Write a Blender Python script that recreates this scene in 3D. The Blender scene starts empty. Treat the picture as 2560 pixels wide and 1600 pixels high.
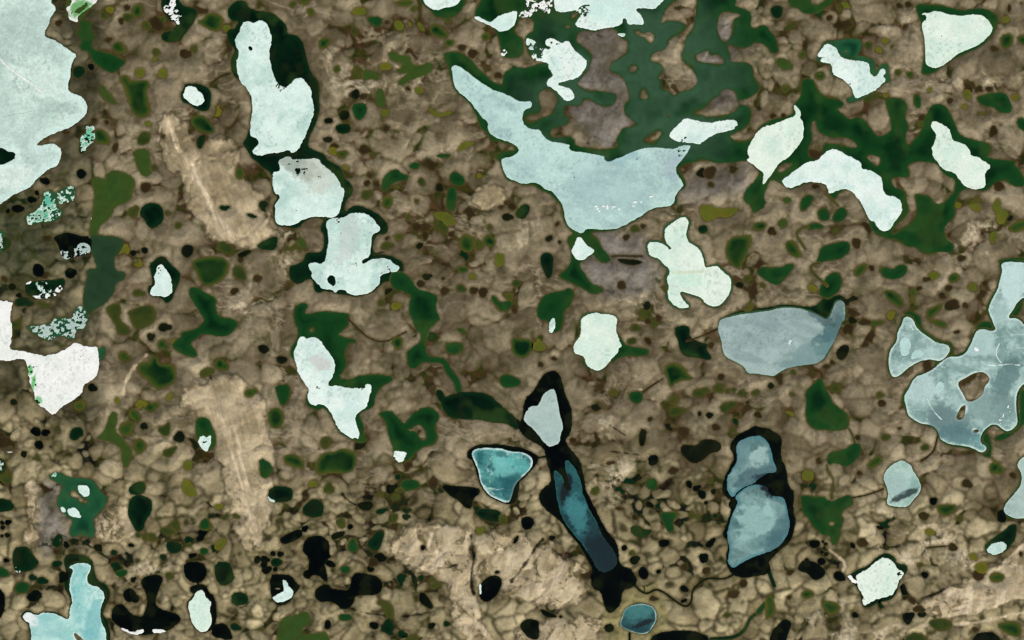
import bpy, math, random
import numpy as np

# ------------------------------------------------------------------ camera, sky, sun, exposure
S = 5.0                                   # metres per photograph pixel: the view is 12.8 km x 8 km
W, H = 2560, 1600
scene = bpy.context.scene
col = scene.collection
cam_d = bpy.data.cameras.new("camera"); cam = bpy.data.objects.new("camera", cam_d); col.objects.link(cam)
ALT = 24000.0
cam.location = (0, 0, ALT)
cam_d.sensor_fit = 'HORIZONTAL'; cam_d.sensor_width = 36.0
cam_d.lens = 36.0 * ALT / (W * S)
cam_d.clip_start = 100.0; cam_d.clip_end = 400000.0
scene.camera = cam

SUN_EL, SUN_AZ = math.radians(38), math.radians(150)      # azimuth clockwise from north (up in the picture)
world = bpy.data.worlds.new("World"); scene.world = world; world.use_nodes = True
wn = world.node_tree.nodes; wl = world.node_tree.links
bg = wn["Background"]; bg.inputs[1].default_value = 0.055
sky = wn.new("ShaderNodeTexSky"); sky.sky_type = 'NISHITA'; sky.sun_disc = False
sky.sun_elevation = SUN_EL; sky.sun_rotation = SUN_AZ
wl.new(sky.outputs[0], bg.inputs[0])
sd = bpy.data.lights.new("sun", 'SUN'); sd.energy = 4.0; sd.angle = math.radians(0.5); sd.color = (1.0, 0.95, 0.84)
sun = bpy.data.objects.new("sun", sd); col.objects.link(sun)
sun.rotation_euler = (math.pi/2 - SUN_EL, 0, math.pi - SUN_AZ)
scene.view_settings.view_transform = 'Standard'; scene.view_settings.look = 'None'
scene.view_settings.gamma = 1.0; scene.view_settings.use_curve_mapping = False
scene.view_settings.exposure = 0.12

# ------------------------------------------------------------------ numbers
def lin(c):
    c = np.asarray(c, float) / 255.0
    return np.where(c <= 0.04045, c/12.92, ((c+0.055)/1.055)**2.4)

def _h(ix, iy, seed):
    n = (ix.astype(np.int64)*374761393 + iy.astype(np.int64)*668265263 + seed*982451653) & 0xffffffff
    n = ((n ^ (n >> 13)) * 1274126177) & 0xffffffff
    return ((n ^ (n >> 16)) & 0xffffff).astype(np.float32) / np.float32(0xffffff)

def vnoise(x, y, seed):                       # value noise, -1..1
    ix = np.floor(x); iy = np.floor(y)
    fx = (x-ix).astype(np.float32); fy = (y-iy).astype(np.float32)
    fx = fx*fx*fx*(fx*(fx*6-15)+10); fy = fy*fy*fy*(fy*(fy*6-15)+10)
    ix = ix.astype(np.int64); iy = iy.astype(np.int64)
    a = _h(ix, iy, seed); b = _h(ix+1, iy, seed); c = _h(ix, iy+1, seed); d = _h(ix+1, iy+1, seed)
    return ((a*(1-fx)+b*fx)*(1-fy) + (c*(1-fx)+d*fx)*fy)*2-1

def fbm(x, y, scale, seed, octv=4, gain=0.5):
    s = 0; a = 1.0; t = 0
    for o in range(octv):
        k = 2.03**o/scale
        s = s + a*vnoise(x*k+17.3*o, y*k-9.1*o, seed+o*7); t += a; a *= gain
    return s/t*1.6

def ss(a, b, v):
    t = np.clip((v-a)/(b-a), 0, 1); return t*t*(3-2*t)

def mix(a, b, t):
    if np.ndim(t) and np.ndim(t) < 2: t = t[:, None]
    elif np.ndim(t) == 2 and (np.ndim(a) == 3 or np.ndim(b) == 3 or np.shape(a) == (3,)): t = t[..., None]
    return a*(1-t) + b*t

def mounds(x, y, cell, seed, rmin, rmax):      # overlapping rounded mounds: height, lead over the next one, identity
    gx = x/cell; gy = y/cell
    ix = np.floor(gx).astype(np.int64); iy = np.floor(gy).astype(np.int64)
    h1 = np.full(x.shape, -1.0, np.float32); h2 = h1.copy(); idd = np.zeros(x.shape, np.float32)
    for dx in (-1, 0, 1):
        for dy in (-1, 0, 1):
            jx = ix+dx; jy = iy+dy
            px = jx+0.08+0.84*_h(jx, jy, seed); py = jy+0.08+0.84*_h(jx, jy, seed+5)
            r = rmin+(rmax-rmin)*_h(jx, jy, seed+11)
            an = 3.14*_h(jx, jy, seed+17); st = 0.8+0.5*_h(jx, jy, seed+19)
            c = np.cos(an); s_ = np.sin(an); u = (gx-px)*c+(gy-py)*s_; w = -(gx-px)*s_+(gy-py)*c
            h = (1-((u/st)**2+(w*st)**2)/(r*r)).astype(np.float32)
            g = h > h1
            h2 = np.where(g, h1, np.maximum(h2, h)); idd = np.where(g, _h(jx, jy, seed+23), idd); h1 = np.where(g, h, h1)
    return np.maximum(h1, -1), h1-np.maximum(h2, -1), idd

# ------------------------------------------------------------------ one shared grid of heights and distances (photograph pixels)
P = 2.0
X0, X1, Y0, Y1 = -200, 2760, -160, 1760
NX = int((X1-X0)/P)+1; NY = int((Y1-Y0)/P)+1
gx1 = X0 + P*np.arange(NX); gy1 = Y0 + P*np.arange(NY)
GX, GY = np.meshgrid(gx1, gy1)
GX = GX.astype(np.float32); GY = GY.astype(np.float32)
NOI = fbm(GX, GY, 34, 3, 3); NOF = fbm(GX, GY, 9, 21, 3, 0.6)
FAR = 64.0

def parse(s):
    c = r = 0; k = 640/2419.0; ox = oy = 0.0; out = []
    for tok in s.split():
        if tok == '@F': k = 2560/2419.0; ox = oy = 0.0
        elif tok[0] == '@': c, r = int(tok[1]), int(tok[2]); k = 640/2419.0; ox, oy = 640*c, 400*r
        else:
            x, y = tok.split(','); out.append((float(x)*k+ox, float(y)*k+oy))
    return np.array(out)

def smooth(p, n=1):
    for _ in range(n):
        q = np.roll(p, -1, 0); p = np.stack([p*0.75+q*0.25, p*0.25+q*0.75], 1).reshape(-1, 2)
    return p

def bend(p):                                  # rounds the corners of an open line
    for _ in range(2):
        a, b = p[:-1], p[1:]; q = np.stack([a*0.75+b*0.25, a*0.25+b*0.75], 1).reshape(-1, 2); p = np.concatenate([p[:1], q, p[-1:]])
    return p

def win(xa, xb, ya, yb, m=FAR):
    i0 = max(0, int((xa-m-X0)/P)); i1 = min(NX, int((xb+m-X0)/P)+2)
    j0 = max(0, int((ya-m-Y0)/P)); j1 = min(NY, int((yb+m-Y0)/P)+2)
    return i0, i1, j0, j1

def seg_dist(D, w, p, q):
    i0, i1, j0, j1 = w
    a0, a1, b0, b1 = win(min(p[0], q[0]), max(p[0], q[0]), min(p[1], q[1]), max(p[1], q[1]))
    a0 = max(a0, i0); a1 = min(a1, i1); b0 = max(b0, j0); b1 = min(b1, j1)
    if a1 <= a0 or b1 <= b0: return
    x = gx1[a0:a1][None, :]; y = gy1[b0:b1][:, None]
    dx, dy = q[0]-p[0], q[1]-p[1]; L = dx*dx+dy*dy+1e-9
    t = np.clip(((x-p[0])*dx+(y-p[1])*dy)/L, 0, 1)
    d = np.hypot(x-p[0]-t*dx, y-p[1]-t*dy)
    v = D[b0-j0:b1-j0, a0-i0:a1-i0]; np.minimum(v, d, out=v)

def poly_sdf(p):
    w = win(p[:, 0].min(), p[:, 0].max(), p[:, 1].min(), p[:, 1].max())
    i0, i1, j0, j1 = w
    D = np.full((j1-j0, i1-i0), FAR); I = np.zeros(D.shape, bool)
    for k in range(len(p)):
        a = p[k]; b = p[(k+1) % len(p)]
        seg_dist(D, w, a, b)
        ya, yb = min(a[1], b[1]), max(a[1], b[1])
        ja = max(j0, int(math.ceil((ya-Y0)/P))); jb = min(j1-1, int(math.ceil((yb-Y0)/P))-1)
        if jb >= ja:
            yy = gy1[ja:jb+1]
            xi = a[0]+(yy-a[1])/(b[1]-a[1])*(b[0]-a[0])
            I[ja-j0:jb+1-j0] ^= gx1[i0:i1][None, :] < xi[:, None]
    return w, np.where(I, -D, D).astype(np.float32)

def line_sdf(p, r):
    p = bend(p)
    w = win(p[:, 0].min(), p[:, 0].max(), p[:, 1].min(), p[:, 1].max())
    i0, i1, j0, j1 = w
    D = np.full((j1-j0, i1-i0), FAR)
    for k in range(len(p)-1): seg_dist(D, w, p[k], p[k+1])
    return w, (D-r).astype(np.float32)

def ell_sdf(x, y, rx, ry, ang=0.0):
    R = max(rx, ry); w = win(x-R, x+R, y-R, y+R, 46)
    i0, i1, j0, j1 = w
    c, s = math.cos(ang), math.sin(ang)
    u = (GX[j0:j1, i0:i1]-x)*c+(GY[j0:j1, i0:i1]-y)*s; v = -(GX[j0:j1, i0:i1]-x)*s+(GY[j0:j1, i0:i1]-y)*c
    q = np.sqrt((u/rx)**2+(v/ry)**2)
    return w, np.where(q > 1, np.hypot(u, v)*(1-1/np.maximum(q, 1)), (q-1)*min(rx, ry)).astype(np.float32)

def union(fs):
    i0 = min(f[0][0] for f in fs); i1 = max(f[0][1] for f in fs); j0 = min(f[0][2] for f in fs); j1 = max(f[0][3] for f in fs)
    D = np.full((j1-j0, i1-i0), FAR, np.float32)
    for (a0, a1, b0, b1), f in fs:
        v = D[b0-j0:b1-j0, a0-i0:a1-i0]; np.minimum(v, f, out=v)
    return (i0, i1, j0, j1), D

def carve(F, f):                              # take the shape f out of F
    (i0, i1, j0, j1), D = F; (a0, a1, b0, b1), g = f
    ia, ib, ja, jb = max(i0, a0), min(i1, a1), max(j0, b0), min(j1, b1)
    if ib > ia and jb > ja:
        v = D[ja-j0:jb-j0, ia-i0:ib-i0]; np.maximum(v, -g[ja-b0:jb-b0, ia-a0:ib-a0], out=v)

# ------------------------------------------------------------------ materials
def material(name, rough, spec, scale, amp, bump, alpha=False, scale2=None, amp2=0.0):
    m = bpy.data.materials.new(name); m.use_nodes = True
    nt = m.node_tree; N = nt.nodes; L = nt.links
    b = N["Principled BSDF"]; b.inputs["Roughness"].default_value = rough; b.inputs["Specular IOR Level"].default_value = spec
    at = N.new("ShaderNodeAttribute"); at.attribute_name = "tone"
    geo = N.new("ShaderNodeNewGeometry")
    def noise(sc, det, ro):
        n = N.new("ShaderNodeTexNoise"); n.inputs["Scale"].default_value = sc; n.inputs["Detail"].default_value = det
        n.inputs["Roughness"].default_value = ro; L.new(geo.outputs["Position"], n.inputs["Vector"]); return n
    n1 = noise(scale, 5, 0.65)
    mr = N.new("ShaderNodeMapRange"); mr.inputs[1].default_value = 0.25; mr.inputs[2].default_value = 0.75
    mr.inputs[3].default_value = 1-amp; mr.inputs[4].default_value = 1+amp
    L.new(n1.outputs["Fac"], mr.inputs[0])
    val = mr.outputs[0]
    if scale2:
        n2 = noise(scale2, 3, 0.6)
        m2 = N.new("ShaderNodeMapRange"); m2.inputs[1].default_value = 0.3; m2.inputs[2].default_value = 0.7
        m2.inputs[3].default_value = 1-amp2; m2.inputs[4].default_value = 1+amp2
        L.new(n2.outputs["Fac"], m2.inputs[0])
        mu = N.new("ShaderNodeMath"); mu.operation = 'MULTIPLY'; L.new(val, mu.inputs[0]); L.new(m2.outputs[0], mu.inputs[1]); val = mu.outputs[0]
    vm = N.new("ShaderNodeVectorMath"); vm.operation = 'SCALE'
    L.new(at.outputs["Color"], vm.inputs[0]); L.new(val, vm.inputs["Scale"])
    L.new(vm.outputs[0], b.inputs["Base Color"])
    if bump:
        bp = N.new("ShaderNodeBump"); bp.inputs["Strength"].default_value = 0.6; bp.inputs["Distance"].default_value = bump
        L.new(n1.outputs["Fac"], bp.inputs["Height"]); L.new(bp.outputs[0], b.inputs["Normal"])
    return m

M_ground = material("tundra soil and lichen", 0.95, 0.05, 0.02, 0.2, 3.0, scale2=0.0045, amp2=0.08)
M_water = material("tundra lake water", 0.3, 0.08, 0.004, 0.12, 0)
M_ice = material("lake ice and snow", 0.7, 0.2, 0.035, 0.09, 1.2, scale2=0.006, amp2=0.06)

# ------------------------------------------------------------------ meshes cut out of the grid where f < 0
def iso_mesh(name, w, f, z, colour, mat, parent=None, thick=0.0, zf=None):
    i0, i1, j0, j1 = w
    f = f.astype(np.float64); f[np.abs(f) < 1e-4] = 1e-4
    ny, nx = f.shape
    q = f < 0
    cell = q[:-1, :-1] | q[1:, :-1] | q[:-1, 1:] | q[1:, 1:]
    jj, ii = np.nonzero(cell)
    if len(jj) == 0: return None
    a = jj*nx+ii; b = a+1; c = a+nx; d = c+1
    # picture rows run downwards, so this order faces up in the world
    tri = np.concatenate([np.stack([a, c, b], 1), np.stack([b, c, d], 1)])
    ff = f.ravel(); ins = ff[tri] < 0; n = ins.sum(1)
    full = tri[n == 3]
    E = []; faces3 = [full]
    cut_a = []; cut_b = []
    def ekey(p, r): return np.minimum(p, r)*(nx*ny)+np.maximum(p, r)
    one = tri[n == 1]; oi = ins[n == 1].argmax(1)
    r1 = np.arange(len(one)); A = one[r1, oi]; B = one[r1, (oi+1) % 3]; C = one[r1, (oi+2) % 3]
    two = tri[n == 2]; ti = (~ins[n == 2]).argmax(1)
    r2 = np.arange(len(two)); A2 = two[r2, ti]; B2 = two[r2, (ti+1) % 3]; C2 = two[r2, (ti+2) % 3]
    k1 = ekey(A, B); k2 = ekey(A, C); k3 = ekey(A2, B2); k4 = ekey(A2, C2)
    keys = np.unique(np.concatenate([k1, k2, k3, k4])) if len(one)+len(two) else np.zeros(0, np.int64)
    nodes = np.unique(np.concatenate([full.ravel(), A, B2, C2]))
    idn = lambda v: np.searchsorted(nodes, v)
    idc = lambda k: len(nodes)+np.searchsorted(keys, k)
    ka = keys//(nx*ny); kb = keys % (nx*ny)
    t = ff[ka]/(ff[ka]-ff[kb]) if len(keys) else np.zeros(0)
    gx = np.concatenate([nodes % nx, (ka % nx)*(1-t)+(kb % nx)*t]); gy = np.concatenate([nodes//nx, (ka//nx)*(1-t)+(kb//nx)*t])
    sdf = np.concatenate([ff[nodes], np.zeros(len(keys))])
    px = X0+P*(gx+i0); py = Y0+P*(gy+j0)
    T = [np.stack([idn(full[:, 0]), idn(full[:, 1]), idn(full[:, 2])], 1),
         np.stack([idn(A), idc(k1), idc(k2)], 1)]
    ab, ac = idc(k3), idc(k4); B_, C_ = idn(B2), idn(C2)
    T += [np.stack([ab, B_, C_], 1), np.stack([ab, C_, ac], 1)]
    T = np.concatenate(T)
    nv = len(px)
    zz = np.full(nv, z, np.float64)
    if zf is not None: zz = zz+zf(px, py, sdf)
    tone = colour(px, py, sdf)
    if thick:                                 # skirt along the cut edge
        e = np.concatenate([np.stack([idc(k1), idc(k2)], 1), np.stack([ac, ab], 1)])
        e = e[:, ::-1]
        T = np.concatenate([T, np.stack([e[:, 0], e[:, 1], e[:, 1]+nv], 1), np.stack([e[:, 0], e[:, 1]+nv, e[:, 0]+nv], 1)])
        px = np.tile(px, 2); py = np.tile(py, 2); zz = np.concatenate([zz, zz-thick]); tone = np.tile(tone, (2, 1))
        used, inv = np.unique(T, return_inverse=True)
        T = inv.reshape(-1, 3); px = px[used]; py = py[used]; zz = zz[used]; tone = tone[used]
    co = np.stack([(px-W/2)*S, (H/2-py)*S, zz], 1)
    me = bpy.data.meshes.new(name)
    me.vertices.add(len(co)); me.vertices.foreach_set("co", co.astype(np.float32).ravel())
    me.loops.add(len(T)*3); me.loops.foreach_set("vertex_index", T.astype(np.int32).ravel())
    me.polygons.add(len(T)); me.polygons.foreach_set("loop_start", (np.arange(len(T))*3).astype(np.int32))
    at = me.attributes.new("tone", 'FLOAT_COLOR', 'POINT')
    at.data.foreach_set("color", np.concatenate([np.clip(tone, 0, 0.92), np.ones((len(tone), 1))], 1).astype(np.float32).ravel())
    me.update(calc_edges=True)
    me.materials.append(mat)
    o = bpy.data.objects.new(name, me); col.objects.link(o)
    if parent: o.parent = parent
    return o

def tag(o, **kw):
    for k, v in kw.items():
        if v: o[k] = v

# ------------------------------------------------------------------ water: (kind: shallow rim, middle, deep, rim width, deep distance)
KIND = {
 'g': ((74, 72, 30), (22, 64, 28), (7, 40, 18), 7, 36),
 'G': ((82, 78, 30), (44, 70, 26), (8, 38, 18), 10, 19),
 'h': ((56, 72, 38), (34, 84, 54), (14, 58, 38), 8, 30),
 'd': ((52, 54, 24), (10, 40, 20), (3, 20, 12), 6, 24),
 'k': ((30, 30, 14), (8, 16, 10), (2, 5, 6), 4, 14),
 'o': ((86, 78, 34), (66, 70, 28), (42, 58, 24), 5, 14),
 'y': ((84, 76, 30), (104, 98, 28), (84, 92, 32), 3, 10),
 't': ((60, 74, 36), (40, 64, 40), (36, 60, 40), 7, 24),
 'e': ((76, 84, 36), (56, 76, 30), (50, 76, 32), 6, 30),
 'b': ((58, 50, 28), (26, 30, 15), (13, 19, 10), 4, 12),
 'r': ((70, 56, 34), (58, 46, 26), (46, 36, 19), 4, 10),
}
def water_tone(kind, seed):
    a, b, c, rw, dw = KIND[kind]; a, b, c = lin(a), lin(b), lin(c)
    def f(x, y, s):
        d = -(s) + 3.0                        # distance in from the shore
        n = fbm(x, y, 40, 300+seed, 3); n2 = fbm(x, y, 13, 400+seed, 3)
        d = d*(1+0.35*n)+1.6*n2
        t = mix(a, b, ss(rw*0.3, rw*1.25, d))
        t = mix(t, c, ss(rw, dw, d)*(0.75+0.25*np.clip(n*1.5, -1, 1)))
        if kind in 'kdrb': t = mix(t, lin((34, 40, 18)), ss(0.1, 0.8, fbm(x, y, 34, 715, 3))*ss(2, 7, d)*0.4)
        if kind in 'ghd':                     # silty shallows of the north lake
            z = ss(330, 150, np.hypot((x-1590)*0.9, y-210))*ss(-0.5, 0.5, fbm(x, y, 90, 707, 3)+0.25)*ss(4, 12, d)
            t = mix(t, lin((58, 88, 66)), z*0.8)
            t = mix(t, lin((58, 84, 34)), ss(0.25, 0.8, fbm(x, y, 75, 711, 3))*ss(3, 9, d)*0.35)
        return t*(1+0.10*n2)[:, None]
    return f

WATER = []                                    # (name, kind, field, label)
SHORE = np.full((NY, NX), FAR, np.float32)    # distance to the nearest water, for the ground
def add_water(name, kind, fs, islands=(), label=None, rough=1.6):
    F = union(fs)
    for p in islands: carve(F, poly_sdf(smooth(parse(p), 1)))
    (i0, i1, j0, j1), D = F
    D += rough*NOI[j0:j1, i0:i1]+0.45*rough*NOF[j0:j1, i0:i1]
    v = SHORE[j0:j1, i0:i1]
    WATER.append((name, kind, F[0], D, label))

# ICE entries: label, outline, style, water kind, grow, rot, holes, rot spots
ICE = []
def ice(key, label, s, style='w', water='g', grow=7, rot=1.0, holes=(), spots=(), name='ice_sheet', group=None, cat='ice sheet', extra=None):
    ICE.append(dict(key=key, label=label, p=s, style=style, water=water, grow=grow, rot=rot, holes=holes, spots=spots, name=name, group=group, cat=cat, extra=extra))
BROKEN = 'scattered rotten ice along the western lakes'
ice('A', 'huge grey-white ice sheet with a thin pinkish ridge line, filling the upper left corner',
 '@00 -160,-160 490,-160 470,20 530,80 500,130 465,180 460,240 415,300 430,350 510,370 560,410 620,450 680,490 720,520 690,570 665,620 665,720 650,780 640,850 680,890 750,900 800,950 825,1010 805,1090 740,1150 660,1200 560,1235 440,1290 370,1330 335,1368 370,1385 430,1365 500,1355 560,1390 580,1440 565,1500 @01 555,10 530,60 460,80 400,130 340,180 320,215 270,265 190,295 110,330 50,380 0,420 -160,500',
 'g', 'd', 3, 1.0, holes=['@00 -160,1370 10,1395 60,1420 150,1440 140,1500 @01 115,5 60,35 0,55 -160,80'])
ice('B', 'white snow fringe curling round a bright green pool, beside the huge grey-white ice sheet',
 '@00 690,-60 935,-60 910,20 860,60 800,100 725,160 735,205 700,195 650,170 650,110 625,75 680,45', 'W', 'd', 3, 1.4,
 holes=['@00 700,90 780,50 820,10 830,60 790,100 740,130 690,120', '@00 690,120 660,150 680,90 690,70'])
ice('C', 'crumbling white floe with dark specks in a dark green crescent pond near the top edge',
 '@00 1620,-40 1670,-30 1665,45 1640,70 1690,110 1715,150 1710,190 1680,240 1660,180 1610,180 1580,130 1530,60 1600,60', 'W', None, 3, 6.0, name='ice_floe', cat='ice floe')
ice('D', 'small round white floe in a green pond, beside the long L-shaped ice sheet',
 '@00 1760,820 1830,815 1880,860 1925,910 1930,960 1880,1000 1820,990 1770,940 1725,915 1750,860', 'v', None, 3, 1.2, name='ice_floe', cat='ice floe')
ice('E', 'teal rotten ice patch with white crumbs joined to a small blue-green pond',
 '@00 815,1190 880,1190 885,1250 895,1330 850,1345 820,1380 780,1450 750,1440 755,1370 770,1290 815,1260', 'm', 'd', 1, 6.6, name='ice_floe', cat='ice floe')
ice('F', 'long L-shaped white ice sheet beside near-black open water, the tallest of the upper left',
 '@00 2290,215 2340,205 2400,220 @10 0,205 40,190 100,220 130,280 150,410 120,490 130,590 150,680 180,760 220,815 280,825 340,790 380,745 440,740 470,790 525,850 525,930 550,1030 530,1110 500,1190 470,1270 430,1340 390,1410 340,1450 300,1410 240,1440 150,1440 110,1450 30,1470 -45,1440 0,1390 25,1360 20,1320 0,1295 @00 2380,1290 2360,1250 2380,1100 2390,960 2350,850 2280,790 2240,680 2230,590 2260,520 2250,470 2220,400 2230,350 2270,290',
 'w', None, 6, 1.2, holes=['@00 2340,440 2365,432 2385,445 2388,470 2365,480 2345,466'], spots=[('@10 240,815 330,815', 5)])
ice('G', 'fan-shaped pale ice sheet with a dirty grey upper end, below the long L-shaped sheet',
 '@11 150,105 215,115 230,60 200,10 @10 280,1480 320,1475 350,1510 420,1500 480,1512 @11 530,-12 600,-8 610,40 680,90 750,150 780,200 795,250 830,280 825,350 800,440 775,520 720,540 640,525 550,530 450,550 370,605 290,620 200,605 180,560 185,510 185,410 225,370 225,330 180,310 160,230',
 'w', None, 6, 1.0, spots=[('@11 420,80 560,80', 4), ('@11 600,140 680,140', 3)])
ice('H', 'anchor-shaped white ice sheet with two round dark melt holes, left of the middle',
 '@11 660,585 700,565 760,545 830,540 890,505 960,495 1040,510 1100,550 1140,610 1180,650 1150,680 1110,690 1085,740 1080,830 1070,915 1020,925 990,960 1010,990 1060,960 1120,935 1190,925 1260,940 1300,980 1355,1010 1340,1045 1270,1055 1210,1070 1170,1100 1165,1160 1130,1210 1070,1260 970,1275 870,1265 840,1225 780,1220 750,1250 720,1220 640,1215 590,1180 550,1130 525,1095 540,1060 500,1020 495,975 540,965 610,985 655,960 670,880 690,780 680,700 665,640',
 'w', None, 6, 1.1, holes=['@11 670,1105 700,1085 740,1100 760,1160 740,1205 700,1180 670,1150'], spots=[('@11 790,570 860,570', 5), ('@11 960,985 1010,985', 5), ('@11 1240,1070 1340,1070', 4)])
ice('I', 'rounded white ice tongue cut off by the top edge, between two olive pond clusters',
 '@10 1560,-80 1575,-10 1610,50 1690,100 1790,70 1860,60 1920,20 1960,-80', 'v', None, 6, 0.8)
ice('J', 'largest blue-white ice sheet, boomerang-shaped with a long limb, in the biggest green lake',
 '@10 1845,640 1880,615 1940,640 2020,700 2120,770 2230,850 2320,880 2419,915 @20 50,955 110,970 180,960 185,1010 130,1020 95,1060 95,1160 140,1210 200,1230 260,1230 280,1280 350,1340 450,1350 540,1370 530,1400 570,1430 700,1450 870,1470 865,1500 @21 880,10 915,20 960,0 @20 1060,1480 1150,1430 1250,1400 1350,1390 1450,1405 1530,1410 1600,1370 1690,1370 1680,1400 1650,1450 1610,1500 @21 1600,10 1550,55 1550,110 1580,170 1620,230 1580,280 1540,330 1530,400 1500,430 1420,440 1340,450 1280,480 1200,530 1100,590 1020,635 930,660 830,655 740,645 690,650 680,680 650,690 600,665 540,630 510,570 500,500 470,410 430,350 385,290 320,275 270,230 210,205 150,220 80,220 20,190 @11 2380,170 2350,120 2330,50 2320,10 @10 2330,1500 2390,1490 @20 30,1475 75,1420 60,1385 0,1345 @10 2340,1320 2260,1290 2195,1230 2200,1150 2130,1100 2080,1020 2000,930 1900,860 1860,760 1860,690',
 'b', None, 6, 0.9, spots=[('@20 1600,1430 1700,1430', 4)])
ice('K', 'club-shaped white ice sheet with a thin arm, touching the largest blue-white sheet',
 '@20 1490,1270 1530,1220 1590,1160 1640,1115 1720,1130 1800,1160 1900,1160 2000,1145 2110,1130 2130,1200 2050,1230 1950,1250 1870,1290 1790,1340 1770,1368 1720,1355 1640,1345 1560,1330 1500,1300',
 'v', None, 6, 1.0, spots=[('@20 2110,1170 2180,1170', 4), ('@20 1640,1350 1740,1350', 5)])
ice('L', 'small white ice bank with a thin tail, between the rounded tongue and wide top-edge sheet',
 '@10 2065,155 2110,160 2180,205 2230,210 2280,160 2340,130 2419,105 @20 55,105 40,150 30,230 0,250 @10 2380,280 2300,300 2260,265 2200,230 2120,200 2070,180', 'v', None, 6, 1.3)
ice('L2', 'crumbled white ice fragments at the top edge, just west of the top centre sheet',
 '@20 130,-60 390,-60 370,80 340,130 300,130 270,90 200,110 170,160 70,160 60,130 140,90', 'W', None, 5, 5.0, name='brash_ice', cat='brash ice')
ice('M', 'wide white ice sheet at the top edge with two ragged southern points',
 '@20 395,-160 1560,-160 1450,-20 1400,30 1340,85 1260,65 1170,75 1165,100 1215,145 1255,230 1170,225 1095,225 1090,180 1070,160 1040,170 1030,230 930,265 860,260 770,290 700,265 590,240 630,180 660,150 640,110 560,95 480,115 400,90',
 'v', None, 6, 0.9, spots=[('@20 680,110 800,110', 6)])
ice('M2', 'tiny white floe sitting in a narrow dark inlet under the wide top-edge sheet',
 '@20 1000,322 1070,315 1050,345 1010,330', 'w', None, 3, 0.5, name='ice_floe', cat='ice floe')
ice('N', 'white ice sheet with a hooked foot and a crumbling corner, beside the purple-grey plateau',
 '@20 320,375 380,360 430,390 470,410 520,380 550,400 560,440 620,500 690,560 700,610 670,680 600,740 500,760 440,780 430,810 480,820 550,840 580,880 585,930 530,955 480,930 440,870 380,830 330,800 335,760 390,720 380,680 350,640 350,590 250,570 180,550 180,480 130,420 130,355 190,365 240,430 330,470 370,460 380,450 325,420',
 'v', None, 6, 1.0, spots=[('@20 230,470 370,470', 8), ('@20 400,400 480,400', 4)])
ice('O', 'smooth white triangular ice sheet near the upper right corner',
 '@30 1450,130 1520,130 1560,110 1640,115 1700,140 1820,155 1900,140 2000,140 2060,170 2105,220 2120,280 2080,340 2010,400 1930,445 1850,475 1780,510 1710,575 1640,620 1570,640 1500,610 1490,560 1485,420 1470,320 1455,230 1470,190',
 'c', None, 6, 0.6, spots=[('@30 1460,180 1530,180', 7)])
ice('P', 'white ice sheet like a running animal with a bent tail, near the smooth triangular sheet',
 '@30 550,415 600,430 650,465 660,510 700,550 750,565 840,575 920,585 960,610 960,690 1000,730 1040,710 1070,640 1110,660 1110,690 1080,710 1115,760 1060,810 980,870 900,900 825,940 805,890 800,830 740,780 680,730 610,690 610,640 600,610 560,590 500,580 470,550 465,520 500,480',
 'v', None, 5, 1.2, spots=[('@30 480,560 540,560', 6)])
ice('Q', 'leaf-shaped white ice sheet with a thin southern tip, beside the club-shaped sheet',
 '@21 2365,235 2380,160 2370,110 2350,90 2280,40 2215,5 @20 2230,1500 2250,1490 2220,1440 2240,1380 2290,1290 2350,1220 2419,1190 @30 120,1150 210,1110 270,1090 240,1000 260,990 310,1080 290,1110 330,1160 335,1280 300,1350 250,1420 200,1480 @31 140,0 100,30 70,80 30,130 0,165 @21 2400,200',
 'c', None, 6, 1.0)
ice('R', 'long bent white ice sheet sweeping south-east across the right, thin at its western tip',
 '@30 480,1512 540,1440 600,1412 680,1420 730,1460 850,1512 @31 880,30 880,80 940,95 1010,125 1060,160 1080,200 1080,290 1130,340 1200,350 1255,390 1265,500 1200,580 1140,660 1090,675 1040,640 1015,610 1015,575 970,570 930,500 880,400 830,330 780,280 700,270 620,300 570,315 580,280 550,220 480,205 380,200 280,240 190,265 140,220 135,190 200,140 290,80 350,30 440,10',
 'v', None, 6, 1.1)
ice('S', 'narrow-headed white ice sheet in the lake at the right edge, widening to the south',
 '@30 1550,1150 1600,1150 1670,1190 1720,1240 1740,1330 1820,1350 1880,1380 1910,1430 1910,1470 1990,1490 @31 2040,10 2110,65 2040,110 2050,190 2050,245 2000,265 1940,270 1870,250 1820,200 1790,150 1760,110 1690,100 1640,70 1600,10 @30 1555,1470 1550,1390 1590,1320 1580,1250 1540,1190',
 'c', None, 6, 1.1)
ice('T', 'bright white funnel-shaped ice sheet with green melt patches on its rim',
 '@01 -160,1325 135,1330 100,1400 95,1505 @02 112,60 110,180 80,270 170,290 300,310 400,345 520,320 640,270 700,215 760,235 850,255 932,255 932,500 870,560 780,610 770,690 700,740 650,780 570,810 505,910 430,840 330,770 330,690 290,600 270,500 250,390 220,360 130,370 30,390 -160,330',
 'W', 'd', 2, 1.3, spots=[('@02 290,470 380,470', 4.5), ('@02 310,580 380,580', 4), ('@02 360,760 420,760', 4)])
ice('U1', 'teal and white rotten ice triangle on the dark green flats below the huge sheet',
 '@01 430,300 500,310 525,350 520,430 560,480 590,500 540,550 460,580 390,570 300,605 260,600 260,520 330,500 390,440 420,370', 'm', 'h', 5, 6.4, group=None, name='ice_floe', cat='ice floe')
ice('U2', 'speckled white rotten ice streak just north-east of the teal ice triangle',
 '@01 530,320 600,270 690,245 705,300 690,390 620,390 560,410 540,360', 'm', 'h', 3, 5.0, name='brash_ice', cat='brash ice')
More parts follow.
